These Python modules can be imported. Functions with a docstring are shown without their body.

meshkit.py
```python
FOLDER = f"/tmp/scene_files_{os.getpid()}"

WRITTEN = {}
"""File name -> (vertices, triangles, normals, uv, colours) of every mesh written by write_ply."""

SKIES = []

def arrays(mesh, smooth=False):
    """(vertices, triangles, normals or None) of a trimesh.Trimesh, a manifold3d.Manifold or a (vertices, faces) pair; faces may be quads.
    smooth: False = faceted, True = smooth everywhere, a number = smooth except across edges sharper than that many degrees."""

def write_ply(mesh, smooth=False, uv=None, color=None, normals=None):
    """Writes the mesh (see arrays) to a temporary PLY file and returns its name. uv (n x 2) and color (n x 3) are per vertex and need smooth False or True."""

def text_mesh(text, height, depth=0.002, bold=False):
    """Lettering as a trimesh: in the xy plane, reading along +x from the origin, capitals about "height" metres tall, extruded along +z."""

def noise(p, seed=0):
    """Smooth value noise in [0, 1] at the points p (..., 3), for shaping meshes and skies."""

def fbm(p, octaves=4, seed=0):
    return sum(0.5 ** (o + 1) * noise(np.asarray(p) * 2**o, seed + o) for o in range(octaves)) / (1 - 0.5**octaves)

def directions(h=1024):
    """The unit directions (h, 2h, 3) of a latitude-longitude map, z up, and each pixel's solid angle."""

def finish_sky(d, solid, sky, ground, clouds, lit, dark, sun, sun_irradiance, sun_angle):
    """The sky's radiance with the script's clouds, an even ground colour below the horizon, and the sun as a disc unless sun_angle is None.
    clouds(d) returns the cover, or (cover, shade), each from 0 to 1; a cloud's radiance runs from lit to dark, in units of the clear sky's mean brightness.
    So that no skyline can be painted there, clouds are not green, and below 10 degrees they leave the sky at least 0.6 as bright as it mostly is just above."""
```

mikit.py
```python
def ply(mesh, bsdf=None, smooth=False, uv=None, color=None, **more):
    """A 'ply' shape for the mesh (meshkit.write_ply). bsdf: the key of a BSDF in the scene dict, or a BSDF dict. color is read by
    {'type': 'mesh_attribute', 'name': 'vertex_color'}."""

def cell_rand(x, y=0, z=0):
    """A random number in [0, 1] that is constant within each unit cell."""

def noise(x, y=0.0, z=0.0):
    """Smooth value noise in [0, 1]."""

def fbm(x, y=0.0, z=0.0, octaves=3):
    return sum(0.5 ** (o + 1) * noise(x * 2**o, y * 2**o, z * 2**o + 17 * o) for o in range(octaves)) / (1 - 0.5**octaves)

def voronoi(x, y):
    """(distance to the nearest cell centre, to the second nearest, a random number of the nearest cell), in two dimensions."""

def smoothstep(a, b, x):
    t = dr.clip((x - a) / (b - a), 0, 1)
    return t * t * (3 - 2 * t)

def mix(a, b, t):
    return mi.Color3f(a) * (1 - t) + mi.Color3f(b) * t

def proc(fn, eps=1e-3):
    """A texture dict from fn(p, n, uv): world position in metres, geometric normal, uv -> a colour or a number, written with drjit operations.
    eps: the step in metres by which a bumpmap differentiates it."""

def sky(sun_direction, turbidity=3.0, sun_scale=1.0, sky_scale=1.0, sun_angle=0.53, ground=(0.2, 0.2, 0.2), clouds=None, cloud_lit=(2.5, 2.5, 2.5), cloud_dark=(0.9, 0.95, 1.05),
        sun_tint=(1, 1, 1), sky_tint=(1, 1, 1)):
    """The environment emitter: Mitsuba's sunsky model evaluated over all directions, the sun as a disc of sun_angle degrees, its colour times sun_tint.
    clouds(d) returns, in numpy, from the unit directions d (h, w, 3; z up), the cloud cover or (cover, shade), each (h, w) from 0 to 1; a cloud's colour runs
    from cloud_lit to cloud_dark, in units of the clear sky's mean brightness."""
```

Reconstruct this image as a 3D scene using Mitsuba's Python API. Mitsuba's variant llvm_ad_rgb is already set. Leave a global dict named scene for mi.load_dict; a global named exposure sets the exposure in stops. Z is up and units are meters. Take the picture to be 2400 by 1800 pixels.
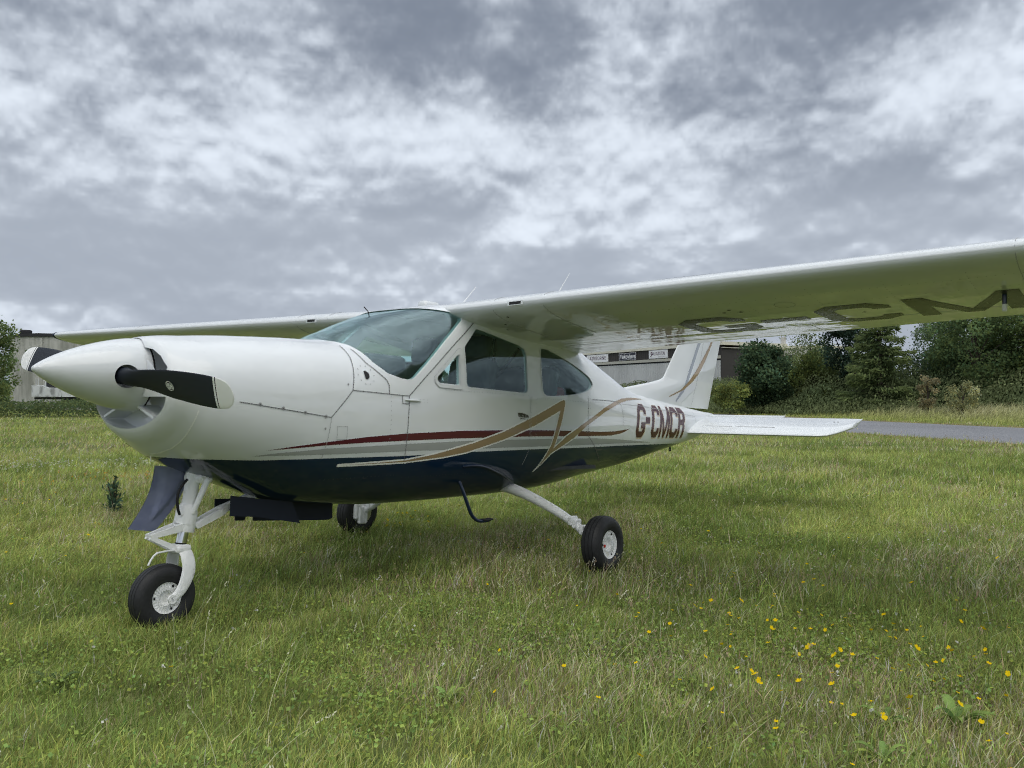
import math
import numpy as np
import trimesh
import manifold3d as m3
import drjit as dr
import mitsuba as mi
import shapely
from shapely.geometry import Polygon, LineString, box as sbox
from shapely import affinity
from scipy.interpolate import PchipInterpolator
import mikit
import meshkit
from mikit import noise, fbm, smoothstep, mix

T = mi.ScalarTransform4f
scene, labels = {}, {}
rng = np.random.default_rng(7)

# ------------------------------------------------------------------ camera, sky, exposure
EYE = np.array([-1.836, -4.495, 1.331])
LOOK = np.array([0.79468, 0.60689, 0.01310])
scene['camera'] = {'type': 'perspective', 'fov': 62.62, 'fov_axis': 'x', 'near_clip': 0.05, 'far_clip': 4000.0,
                   'to_world': T().look_at(origin=EYE.tolist(), target=(EYE + LOOK).tolist(), up=[0.0006, 0, 1])}
exposure = 2.12


def clouds(d):
    """An overcast sky of lumpy stratocumulus: cover 1 everywhere, the shade from the relief of heaped noise seen from below."""
    el = np.degrees(np.arcsin(np.clip(d[..., 2], 0, 1)))
    az = np.degrees(np.arctan2(d[..., 1], d[..., 0]))
    flat = np.sqrt(np.clip(1 - d[..., 2] ** 2, 1e-6, 1))

    def heap(de, o):
        """Cloud thickness toward d, looked up de degrees higher: heaps within heaps, flattening towards the horizon."""
        e = np.clip(el + de, 0, 90)
        p = np.stack([9.0 * d[..., 0], 9.0 * d[..., 1], 3.9 * np.log(e + 8.0)], -1)
        q = p + 0.42 * np.stack([meshkit.fbm(p * 1.2 + s, 4, 5) - .5 for s in (3.1, 9.7, 15.3)], -1)
        h = 0
        for i in range(o):
            n = meshkit.noise(q * 1.05 * 1.97 ** i + 5.3 * i, 30 + i)
            h = h + 0.60 ** i * (np.sqrt((2 * n - 1) ** 2 + .012) if i > 0 else 1.3 * n)
        return h
    h0, h1, h2 = heap(0, 7), heap(.7, 7), heap(3.2, 3)
    soft = meshkit.fbm(np.stack([3.0 * d[..., 0], 3.0 * d[..., 1], 1.9 * np.log(el + 8.0)], -1) + 2.2, 4, 90) - .5
    w = np.stack([meshkit.fbm(np.stack([az * .07, el * .13, 0 * el + o], -1), 5, 5) - .5 for o in (3.1, 9.7)], -1)
    s = 0.60 - .66 * (h0 - h1) - .55 * (h0 - h2) + .40 * (h0 - 1.35) + 1.3 * soft

    def mass(a0, e0, sa, se, amt):
        da = (az_ - a0 + 180) % 360 - 180
        return 1.3 * amt * np.exp(-((da / sa) ** 2 + ((el_ - e0) / se) ** 2) ** 1.2)
    az_, el_ = az + 11 * w[..., 0], el + 6 * w[..., 1]
    s = s + mass(48.5, 11.5, 10, 4.2, .30) + mass(64, 9.5, 10, 2.8, .20) + mass(14, 24.5, 12, 5.0, .55) + mass(70, 24, 5, 4.0, .45)
    s = s + mass(45, 24, 5, 4.0, .24) + mass(24, 14, 6, 3, .14) + mass(52, 5.5, 24, 2.6, .12) + mass(13, 11.0, 9, 1.7, .14) + mass(37, 8.5, 6, 1.8, .12)
    s = s - mass(60, 17.5, 10, 3.8, .42) - mass(46, 18, 7, 3.2, .28) - mass(31, 21.5, 4, 4.5, .14) - mass(37.5, 11.5, 2.0, 2.2, .30) - mass(11, 6.5, 10, 2.0, .08) - mass(36, 16, 4, 3, .08) + mass(19, 15, 9, 4.0, .20) + mass(66, 4.5, 12, 2.6, .16) + mass(28, 8, 8, 2.2, .10)
    over = np.clip((el - 24) / 40, 0, 1)  # unseen cloud overhead is brightened to throw more light on field and aeroplane
    shade = 0.495 + .505 / (1 + np.exp(-4.8 * (s - .43)))
    shade = shade - .62 * np.clip((17 - el) / 6, 0, 1) * np.clip(shade - .76, 0, 1)     # paler with distance
    return np.ones_like(el), shade - .54 * over * over * (3 - 2 * over)


scene['sky'] = mikit.sky([-0.30, -0.42, 0.86], turbidity=4, sun_scale=0.27, sun_angle=60, sun_tint=(.88, .97, 1.08), clouds=clouds,
                         cloud_lit=(3.25, 3.50, 3.78), cloud_dark=(.475, .56, .715), ground=(0.10, 0.12, 0.05))


# ------------------------------------------------------------------ helpers
R_AIR = np.array([[0.9989186, -0.0001395, 0.0464924], [0, 0.9999955, 0.0029996], [-0.0464926, -0.0029964, 0.9989141]])
O_AIR = np.array([0, 0, 0.085])     # the aeroplane stands slightly nose-high


def put(key, mesh, bsdf, smooth=False, air=False, normals=None, color=None, label=None, cat=None, group=None, kind=None):
    if hasattr(mesh, 'to_mesh') or isinstance(mesh, (tuple, list)):
        v, f, _ = meshkit.arrays(mesh, False)
        mesh = trimesh.Trimesh(v, f, process=False)
    v = np.asarray(mesh.vertices, float)
    if air:
        v = v @ R_AIR.T + O_AIR
        if normals is not None:
            normals = np.asarray(normals) @ R_AIR.T
        mesh = trimesh.Trimesh(v, mesh.faces, process=False)
    if normals is not None:
        path = meshkit.write_ply(mesh, False, normals=normals, color=color)
        scene[key] = {'type': 'ply', 'filename': path, 'face_normals': False, 'bsdf': {'type': 'ref', 'id': bsdf}}
    else:
        scene[key] = mikit.ply(mesh, bsdf, smooth=smooth, color=color)
    tag(key, label, cat, group, kind)


def tag(key, label=None, cat=None, group=None, kind=None):
    d = {k: x for k, x in (('label', label), ('category', cat), ('group', group), ('kind', kind)) if x}
    if d:
        labels[key] = d


_used = {}


def num(key):
    n = _used.get(key, 0)
    _used[key] = n + 1
    return key if n == 0 else f'{key}_{n:03d}'


def cat(*ms):
    return trimesh.util.concatenate([m if isinstance(m, trimesh.Trimesh) else tri(m) for m in ms])


def tri(m):
    v, f, _ = meshkit.arrays(m, False)
    return trimesh.Trimesh(v, f, process=False)


def bx(x0, x1, y0, y1, z0, z1, bevel=0.0):
    if bevel <= 0:
        m = trimesh.creation.box(extents=(x1 - x0, y1 - y0, z1 - z0))
        m.apply_translation(((x0 + x1) / 2, (y0 + y1) / 2, (z0 + z1) / 2))
        return m
    pts = []
    b = bevel
    for sx, ax in ((x0, 1), (x1, -1)):
        for sy, ay in ((y0, 1), (y1, -1)):
            for sz, az in ((z0, 1), (z1, -1)):
                pts += [(sx, sy + ay * b, sz + az * b), (sx + ax * b, sy, sz + az * b), (sx + ax * b, sy + ay * b, sz),
                        (sx + ax * b * .3, sy + ay * b * .3, sz + az * b * .3)]
    return trimesh.convex.convex_hull(np.array(pts))


def rbox(x0, x1, y0, y1, z0, z1, r, n=12):
    """A box with rounded edges."""
    s = m3.Manifold.sphere(r, n)
    c = [s.translate((x, y, z)) for x in (x0 + r, x1 - r) for y in (y0 + r, y1 - r) for z in (z0 + r, z1 - r)]
    return tri(m3.Manifold.batch_hull(c))


def tube(points, radii, n=12, caps=True, ref=None):
    p = np.asarray(points, float)
    r = np.broadcast_to(np.asarray(radii, float), (len(p),))
    t = np.gradient(p, axis=0)
    t /= np.linalg.norm(t, axis=1, keepdims=True)
    a = np.cross(t, ref if ref is not None else [0, 0, 1.0] if abs(t[:, 2]).mean() < .8 else [1.0, 0, 0])
    a /= np.linalg.norm(a, axis=1, keepdims=True)
    b = np.cross(t, a)
    ang = np.arange(n) * 2 * np.pi / n
    v = p[:, None] + r[:, None, None] * (np.cos(ang)[None, :, None] * a[:, None] + np.sin(ang)[None, :, None] * b[:, None])
    f = []
    for i in range(len(p) - 1):
        for j in range(n):
            k = (j + 1) % n
            f += [(i * n + j, i * n + k, (i + 1) * n + k), (i * n + j, (i + 1) * n + k, (i + 1) * n + j)]
    v = v.reshape(-1, 3)
    if caps:
        c0, c1 = len(v), len(v) + 1
        v = np.vstack([v, p[0], p[-1]])
        for j in range(n):
            k = (j + 1) % n
            f += [(c0, k, j), (c1, (len(p) - 1) * n + j, (len(p) - 1) * n + k)]
    m = trimesh.Trimesh(v, np.array(f), process=False)
    return m


def spline(pts, n=24):
    pts = np.asarray(pts, float)
    u = np.r_[0, np.cumsum(np.linalg.norm(np.diff(pts, axis=0), axis=1))]
    f = PchipInterpolator(u, pts)
    return f(np.linspace(0, u[-1], n))


def revolve(profile, n=48, axis='y'):
    """profile: (radius, along) pairs turned about the axis."""
    m = trimesh.creation.revolve(np.asarray(profile, float), sections=n)
    if axis == 'y':
        m.apply_transform(trimesh.transformations.rotation_matrix(-math.pi / 2, [1, 0, 0]))
    elif axis == 'x':
        m.apply_transform(trimesh.transformations.rotation_matrix(math.pi / 2, [0, 1, 0]))
    return m


# ------------------------------------------------------------------ materials
def rgb(*c):
    return {'type': 'rgb', 'value': list(c)}


def paint(key, col, bump=None, scale=1.0):
    b = {'type': 'plastic', 'diffuse_reflectance': col if isinstance(col, dict) else rgb(*col), 'int_ior': 1.5}
    if bump:
        b = {'type': 'bumpmap', 'tex': mikit.proc(bump, eps=0.012), 'scale': scale, 'bsdf': b}
    scene[key] = {'type': 'twosided', 'bsdf': b}


def matte(key, col, rough=0.6, metallic=0.0, spec=0.4):
    scene[key] = {'type': 'twosided', 'bsdf': {'type': 'principled', 'base_color': col if isinstance(col, dict) else rgb(*col),
                                               'roughness': rough, 'metallic': metallic, 'specular': spec}}


def to_air(p):
    z = p.z - 0.085
    return (p.x * 0.9989186 - z * 0.0464926, p.y - z * 0.003, p.x * 0.0464924 + p.y * 0.003 + z * 0.9989141)


BLUE_X = [0.3, 0.60, 0.77, 1.08, 1.53, 2.08, 2.69, 3.54, 5.11, 7.02, 7.3, 9.0]
BLUE_Z = [0.945, 0.933, 0.926, 0.922, 0.934, 0.943, 0.964, 0.981, 0.997, 1.015, 1.02, 1.06]


def hull_paint(p, n, uv):
    x, y, z = to_air(p)
    line = mi.Float(BLUE_Z[0])
    for a, b, c, d in zip(BLUE_X, BLUE_X[1:], BLUE_Z, BLUE_Z[1:]):
        t = dr.clip((x - a) / (b - a), 0, 1)
        line = dr.select(x > a, c + (d - c) * t, line)
    k = smoothstep(-.0015, .0015, z - line)
    grime = 0.93 + 0.10 * fbm(x * 3, y * 3, z * 5, 3)
    return mix(mi.Color3f(.006, .020, .052), mi.Color3f(.66, .685, .70) * grime, k)


def hull_wave(p, n, uv):
    x, y, z = to_air(p)
    return 0.0016 * noise(x * 2.6, y * 2.6, z * 2.6) + 0.00045 * noise(x * 8, y * 8, z * 8)


def under_wave(p, n, uv):
    """Skin between ribs and stringers, slightly dished, with rivet rows drawn in."""
    x, y, z = to_air(p)
    rib = dr.abs(dr.sin(y * (3.14159 / 0.36)))
    strg = dr.abs(dr.sin(x * (3.14159 / 0.21)))
    dish = 0.0011 * dr.sqrt(rib + .01) * dr.sqrt(strg + .01)
    return dish + 0.0024 * noise(x * 9.0, y * 1.5, 12.0) + 0.0010 * noise(x * 24.0, y * 3.0, 14.0) + 0.0022 * noise(x * 3.1, y * 1.6, 2.0) + 0.0011 * noise(x * 11, y * 5, 7.0) + 0.00035 * noise(x * 30, y * 16, 3.0)


def white_col(p, n, uv):
    return mi.Color3f(.63, .655, .67) * (0.93 + 0.10 * fbm(p.x * 3, p.y * 3, p.z * 4, 3))


paint('hull_paint', mikit.proc(hull_paint), hull_wave)
paint('white_paint', mikit.proc(white_col))
paint('wing_paint', mikit.proc(white_col), under_wave)
paint('navy_paint', (.008, .018, .046))
matte('well_navy', (.012, .016, .030), .5, spec=.25)
paint('door_navy', mikit.proc(lambda p, n, uv: mix(mi.Color3f(.13, .15, .27), mi.Color3f(.26, .28, .40), fbm(p.x * 9, p.y * 9, p.z * 12, 4))), None)
paint('red_vinyl', (.085, .012, .022))
paint('grey_vinyl', (.33, .345, .34))
paint('silver_vinyl', (.30, .33, .38))
paint('gold_vinyl', (.30, .215, .125))
paint('cream_vinyl', (.62, .52, .38))
paint('white_vinyl', (.82, .82, .80))
scene['maroon_vinyl'] = {'type': 'twosided', 'bsdf': {'type': 'principled', 'base_color': rgb(.050, .009, .013), 'roughness': .25, 'specular': .25}}
paint('charcoal_vinyl', (.028, .03, .034))
matte('letter_black', mikit.proc(lambda p, n, uv: mi.Color3f(.022, .024, .026) * (.8 + .5 * fbm(p.x * 20, p.y * 20, p.z * 20, 3))), .32, spec=.30)
matte('seam', (.34, .35, .36), .7)
matte('dull_rivet', (.035, .045, .06), .5)
matte('dark_seam', (.10, .105, .11), .7)
matte('rubber', mikit.proc(lambda p, n, uv: mi.Color3f(.017, .0175, .019) * (0.8 + 0.7 * fbm(p.x * 25, p.y * 25, p.z * 25, 3))), .55, spec=.35)
matte('blade_black', mikit.proc(lambda p, n, uv: mi.Color3f(.010, .014, .021) * (0.85 + 0.4 * fbm(p.x * 8, p.y * 8, p.z * 40, 3))), .5, spec=.22)
matte('leg_white', mikit.proc(lambda p, n, uv: mix(mi.Color3f(.42, .41, .38), mi.Color3f(.76, .77, .77), smoothstep(.12, .34, fbm(p.x * 22, p.y * 22, p.z * 22, 4)))), .33, spec=.5)
matte('chrome', (.75, .76, .78), .12, 1.0)
matte('black', (.008, .008, .009), .6)
matte('leather', mikit.proc(lambda p, n, uv: mi.Color3f(.022, .026, .034) * (0.8 + .5 * noise(p.x * 30, p.y * 30, p.z * 30))), .5)
matte('cabin_trim', (.16, .17, .17), .7)
matte('red_cloth', (.45, .03, .02), .8)
scene['window_glass'] = {'type': 'thindielectric', 'int_ior': 1.55, 'specular_transmittance': rgb(.70, .86, .85), 'specular_reflectance': rgb(.48, .60, .60)}
scene['tinted_glass'] = {'type': 'thindielectric', 'int_ior': 1.85, 'specular_transmittance': rgb(.44, .64, .63), 'specular_reflectance': rgb(.74, .92, .92)}

# ------------------------------------------------------------------ fuselage
# x aft of the spinner tip, top z, bottom z, half width, z of greatest width, exponent above, exponent below
ST = np.array([
    (.498, 1.480, 1.108, .320, 1.28, 2.2, 2.0), (.504, 1.535, 1.082, .352, 1.28, 2.2, 2.0), (.519, 1.570, 1.054, .384, 1.28, 2.2, 2.0), (.540, 1.592, 1.030, .408, 1.28, 2.2, 2.0),
    (.565, 1.602, 1.010, .425, 1.28, 2.2, 2.0), (.60, 1.608, .987, .440, 1.28, 2.2, 2.0),
    (.650, 1.616, .950, .455, 1.28, 2.2, 2.1), (.750, 1.624, .894, .485, 1.27, 2.3, 2.2), (.86, 1.637, .848, .508, 1.26, 2.3, 2.2), (1.00, 1.650, .795, .530, 1.25, 2.4, 2.2), (1.20, 1.665, .725, .555, 1.235, 2.4, 2.2),
    (1.40, 1.678, .660, .575, 1.22, 2.5, 2.3), (1.68, 1.695, .620, .595, 1.20, 2.5, 2.4), (1.92, 1.790, .600, .605, 1.18, 2.5, 2.5),
    (2.15, 1.890, .588, .610, 1.17, 2.6, 2.6), (2.40, 1.975, .585, .612, 1.16, 3.5, 2.6), (2.70, 2.045, .585, .614, 1.15, 5.5, 2.6),
    (2.95, 2.070, .588, .615, 1.15, 7.0, 2.6), (3.30, 2.070, .592, .612, 1.15, 7.0, 2.6), (3.90, 2.030, .607, .590, 1.17, 5.0, 2.5),
    (4.40, 1.965, .645, .545, 1.20, 3.2, 2.4), (4.80, 1.875, .690, .485, 1.23, 2.5, 2.3), (5.25, 1.745, .735, .410, 1.25, 2.3, 2.2),
    (5.70, 1.610, .785, .345, 1.24, 2.2, 2.2), (6.10, 1.545, .840, .292, 1.23, 2.2, 2.2), (6.60, 1.500, .915, .235, 1.23, 2.2, 2.2),
    (7.20, 1.455, 1.005, .172, 1.24, 2.2, 2.2), (7.70, 1.420, 1.085, .118, 1.26, 2.2, 2.2), (8.00, 1.395, 1.160, .085, 1.28, 2.2, 2.2),
    (8.10, 1.375, 1.200, .060, 1.29, 2.0, 2.0)])

class Loft:
    def __init__(self, st):
        self.st, self.ip = st, [PchipInterpolator(st[:, 0], st[:, k]) for k in range(1, 7)]

    def par(self, x):
        return [f(np.clip(x, self.st[0, 0], self.st[-1, 0])) for f in self.ip]

    def point(self, x, phi, grow=0.0):
        zt, zb, w, zm, nu, nl = self.par(x)
        c, s = np.cos(phi), np.sin(phi)
        n, h = np.where(s > 0, nu, nl), np.where(s > 0, zt + grow - zm, zm - zb + grow)
        r = 1 / ((np.abs(c) / (w + grow)) ** n + (np.abs(s) / h) ** n) ** (1 / n)
        return np.stack([x + 0 * r, r * c, zm + r * s], -1)

    def solid(self, x0, x1, nx, nphi=120, grow=0.0, flip=False, extra=()):
        xs = np.unique(np.r_[np.linspace(x0, x1, nx), [e for e in extra if x0 <= e <= x1], [s for s in self.st[:, 0] if x0 <= s <= x1]])
        ph = np.arange(nphi) * 2 * np.pi / nphi
        X, P = np.meshgrid(xs, ph, indexing='ij')
        e = 1e-3
        V = self.point(X, P, grow)
        dx = (self.point(np.minimum(X + e, x1), P, grow) - self.point(np.maximum(X - e, x0), P, grow))
        N = np.cross(self.point(X, P + e, grow) - self.point(X, P - e, grow), dx)
        N /= np.linalg.norm(N, axis=-1, keepdims=True) + 1e-12
        N *= np.sign((N[..., 1:] * (V - np.stack([X, 0 * X, self.par(X)[3]], -1))[..., 1:]).sum(-1, keepdims=True) + 1e-12)
        if flip:
            N = -N
        i, j = np.meshgrid(np.arange(len(xs) - 1), np.arange(nphi), indexing='ij')
        a, b, c, d = i * nphi + j, i * nphi + (j + 1) % nphi, (i + 1) * nphi + (j + 1) % nphi, (i + 1) * nphi + j
        F = np.stack([a, b, c, d], -1).reshape(-1, 4)
        nv = V.shape[0] * nphi
        vs = np.vstack([V.reshape(-1, 3), [[x0, 0, self.par(x0)[3]], [x1, 0, self.par(x1)[3]]]])
        ns = np.vstack([N.reshape(-1, 3), [[-1, 0, 0], [1, 0, 0]]])
        jj = np.arange(nphi)
        kk = (jj + 1) % nphi
        F = np.vstack([F[:, [0, 2, 1]], F[:, [0, 3, 2]], np.stack([nv + 0 * jj, jj, kk], -1),
                       np.stack([nv + 1 + 0 * jj, (len(xs) - 1) * nphi + kk, (len(xs) - 1) * nphi + jj], -1)])
        vol = (vs[F[:, 0]] * np.cross(vs[F[:, 1]], vs[F[:, 2]])).sum()
        if vol < 0:
            F = F[:, ::-1]
        return m3.Manifold(m3.Mesh(np.hstack([vs, ns, np.ones((len(vs), 1))]).astype(np.float32), F.astype(np.uint32)))


def flat_props(man, flag=0.0):
    """The solid with faceted normals as vertex properties, flagged."""
    m = man.to_mesh()
    v, f = m.vert_properties[:, :3], m.tri_verts
    n = np.cross(v[f[:, 1]] - v[f[:, 0]], v[f[:, 2]] - v[f[:, 0]])
    n /= np.linalg.norm(n, axis=1, keepdims=True) + 1e-12
    vp = np.hstack([v[f].reshape(-1, 3), -np.repeat(n, 3, axis=0), np.full((len(f) * 3, 1), flag)]).astype(np.float32)
    tv = np.arange(len(f) * 3, dtype=np.uint32).reshape(-1, 3)
    mm = m3.Mesh(vp, tv)
    mm.merge()
    return m3.Manifold(mm)


def prism_y(poly, y0=-1.2, y1=1.2):
    """A polygon in (x, z) pushed through from y0 to y1."""
    p = shapely.geometry.polygon.orient(poly)
    cs = m3.CrossSection([np.asarray(p.exterior.coords)[:-1]])
    return cs.extrude(y1 - y0).rotate((90, 0, 0)).translate((0, y1, 0))


def prism_x(poly, x0, x1):
    """A polygon in (y, z) pushed from x0 to x1."""
    p = shapely.geometry.polygon.orient(poly)
    cs = m3.CrossSection([np.asarray(p.exterior.coords)[:-1]])
    return cs.extrude(x1 - x0).rotate((90, 0, 90)).translate((x0, 0, 0))


def rounded(pts, r, grow=0.0):
    return Polygon(pts).buffer(-r).buffer(2 * r, 8).buffer(-r + grow, 8)


def smooth_poly(pts, n=60):
    """A closed polygon through the points, its corners eased."""
    p = np.asarray(pts, float)
    for _ in range(3):
        q = np.roll(p, -1, axis=0)
        p = np.stack([.8 * p + .2 * q, .2 * p + .8 * q], 1).reshape(-1, 2)
    return Polygon(p)


LF = Loft(ST)
WIN_VENT = rounded([(2.575, 1.655), (2.580, 1.436), (2.380, 1.441), (2.358, 1.46), (2.362, 1.478)], .008)
WIN_FRONT = rounded([(2.771, 1.855), (3.278, 1.778), (3.345, 1.755), (3.368, 1.708), (3.398, 1.424), (3.361, 1.418), (2.659, 1.429), (2.635, 1.71)], .035)
WIN_REAR = smooth_poly([(3.566, 1.784), (3.62, 1.785), (3.70, 1.781), (3.914, 1.739), (4.158, 1.685), (4.433, 1.612), (4.512, 1.547), (4.424, 1.495), (4.169, 1.445), (3.69, 1.405), (3.615, 1.43), (3.588, 1.557)])
WINDSCREEN = Polygon([(1.665, 1.75), (1.69, 1.685), (1.725, 1.674), (1.767, 1.650), (1.794, 1.613), (1.84, 1.540), (1.927, 1.478), (2.036, 1.450), (2.105, 1.446), (2.140, 1.455), (2.166, 1.47), (2.282, 1.567),
                      (2.473, 1.744), (2.613, 1.868), (2.655, 1.903), (2.666, 1.929), (2.651, 1.947), (2.591, 1.967), (2.50, 1.985), (2.47, 1.995), (2.455, 2.2), (1.665, 2.2)])
WINDOWS = [WIN_VENT, WIN_FRONT, WIN_REAR, WINDSCREEN]

body = LF.solid(.498, 8.10, 200)
inner = LF.solid(1.72, 5.15, 90, 100, grow=-0.028, flip=True)
mouth = Polygon([(.372 * math.cos(a), 1.262 + .176 * math.sin(a)) for a in np.linspace(math.pi, 2 * math.pi, 40)])
body = body - flat_props(prism_x(mouth, .40, .635))
body = body - flat_props(m3.Manifold.cylinder(.190, .2085, .2085, 128).rotate((0, 90, 0)).translate((.36, 0, 1.383)))
for s in (1, -1):
    cheek = Polygon([(s * a, b) for a, b in ((-.14, 1.385), (-.14, 1.520), (-.22, 1.507), (-.29, 1.470), (-.345, 1.415), (-.345, 1.385))]).buffer(.012)
    body = body - flat_props(prism_x(cheek, .5, .80))
body = body - inner
for w in WINDOWS:
    body = body - flat_props(prism_y(w))
bm = body.to_mesh()
put('airplane__fuselage', trimesh.Trimesh(bm.vert_properties[:, :3], bm.tri_verts, process=False), 'hull_paint', air=True, normals=bm.vert_properties[:, 3:6])

pane_skin = LF.solid(.9, 5.2, 120, 160, grow=-0.006)
for name, w in (('windshield', WINDSCREEN), ('vent_window', WIN_VENT), ('side_window', WIN_FRONT), ('rear_window', WIN_REAR)):
    g = (pane_skin ^ flat_props(prism_y(w.buffer(.008)))).to_mesh()
    vp, f = g.vert_properties, g.tri_verts
    f = f[(vp[f][:, :, 6] > .5).all(1)]
    for side in ((0,) if name == 'windshield' else (-1, 1)):
        ff = f if side == 0 else f[(vp[f][:, :, 1].mean(1) * side) > 0]
        _, one, back = np.unique(np.round(vp[:, :3], 4), axis=0, return_index=True, return_inverse=True)
        used, at = np.unique(back.ravel()[ff], return_inverse=True)
        put(num(f'airplane__{name}'), trimesh.Trimesh(vp[one][used, :3], at.reshape(-1, 3), process=False), 'tinted_glass' if side == 0 else 'window_glass', air=True, normals=vp[one][used, 3:6])


def side_surf(p, off):
    """Points of the port side of the hull at (x, z), off metres proud of it, and their normals."""
    def y(x, z):
        zt, zb, w, zm, nu, nl = LF.par(x)
        t, n = np.where(z > zm, (z - zm) / (zt - zm), (zm - z) / (zm - zb)), np.where(z > zm, nu, nl)
        return w * np.maximum(1 - np.clip(t, 0, .9995) ** n, 0) ** (1 / n)
    x, z = p[:, 0], p[:, 1]
    e = 2e-3
    n = np.stack([-(y(x + e, z) - y(x - e, z)) / (2 * e), np.ones_like(x), -(y(x, z + e) - y(x, z - e)) / (2 * e)], -1)
    n /= np.linalg.norm(n, axis=1, keepdims=True)
    P = np.stack([x, y(x, z), z], -1) + n * off
    return P * [1, -1, 1], n * [1, -1, 1]


def decal(key, shape, mat, surf, off, cell=.03, **kw):
    """A flat shape laid on a curved surface: cut into small cells, every corner lifted onto the surface."""
    vs, fs, at = [], [], 0
    shape = shapely.make_valid(shape)
    for poly in getattr(shape, 'geoms', [shape]):
        x0, y0, x1, y1 = poly.bounds
        gx, gy = np.meshgrid(np.arange(math.floor(x0 / cell), math.ceil(x1 / cell)) * cell, np.arange(math.floor(y0 / cell), math.ceil(y1 / cell)) * cell)
        cells = shapely.box(gx.ravel(), gy.ravel(), gx.ravel() + cell, gy.ravel() + cell)
        for q in shapely.intersection(cells, poly):
            for piece in getattr(q, 'geoms', [q]):
                if piece.geom_type != 'Polygon' or piece.area < 1e-9:
                    continue
                v, f = trimesh.creation.triangulate_polygon(piece, engine='earcut')
                vs.append(v)
                fs.append(np.asarray(f) + at)
                at += len(v)
    P, N = surf(np.vstack(vs), off)
    put(key, trimesh.Trimesh(P, np.vstack(fs), process=False), mat, air=True, normals=N, **kw)


def line(pts, w=.005):
    return LineString(pts).buffer(w / 2, cap_style='flat', join_style='mitre')


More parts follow.
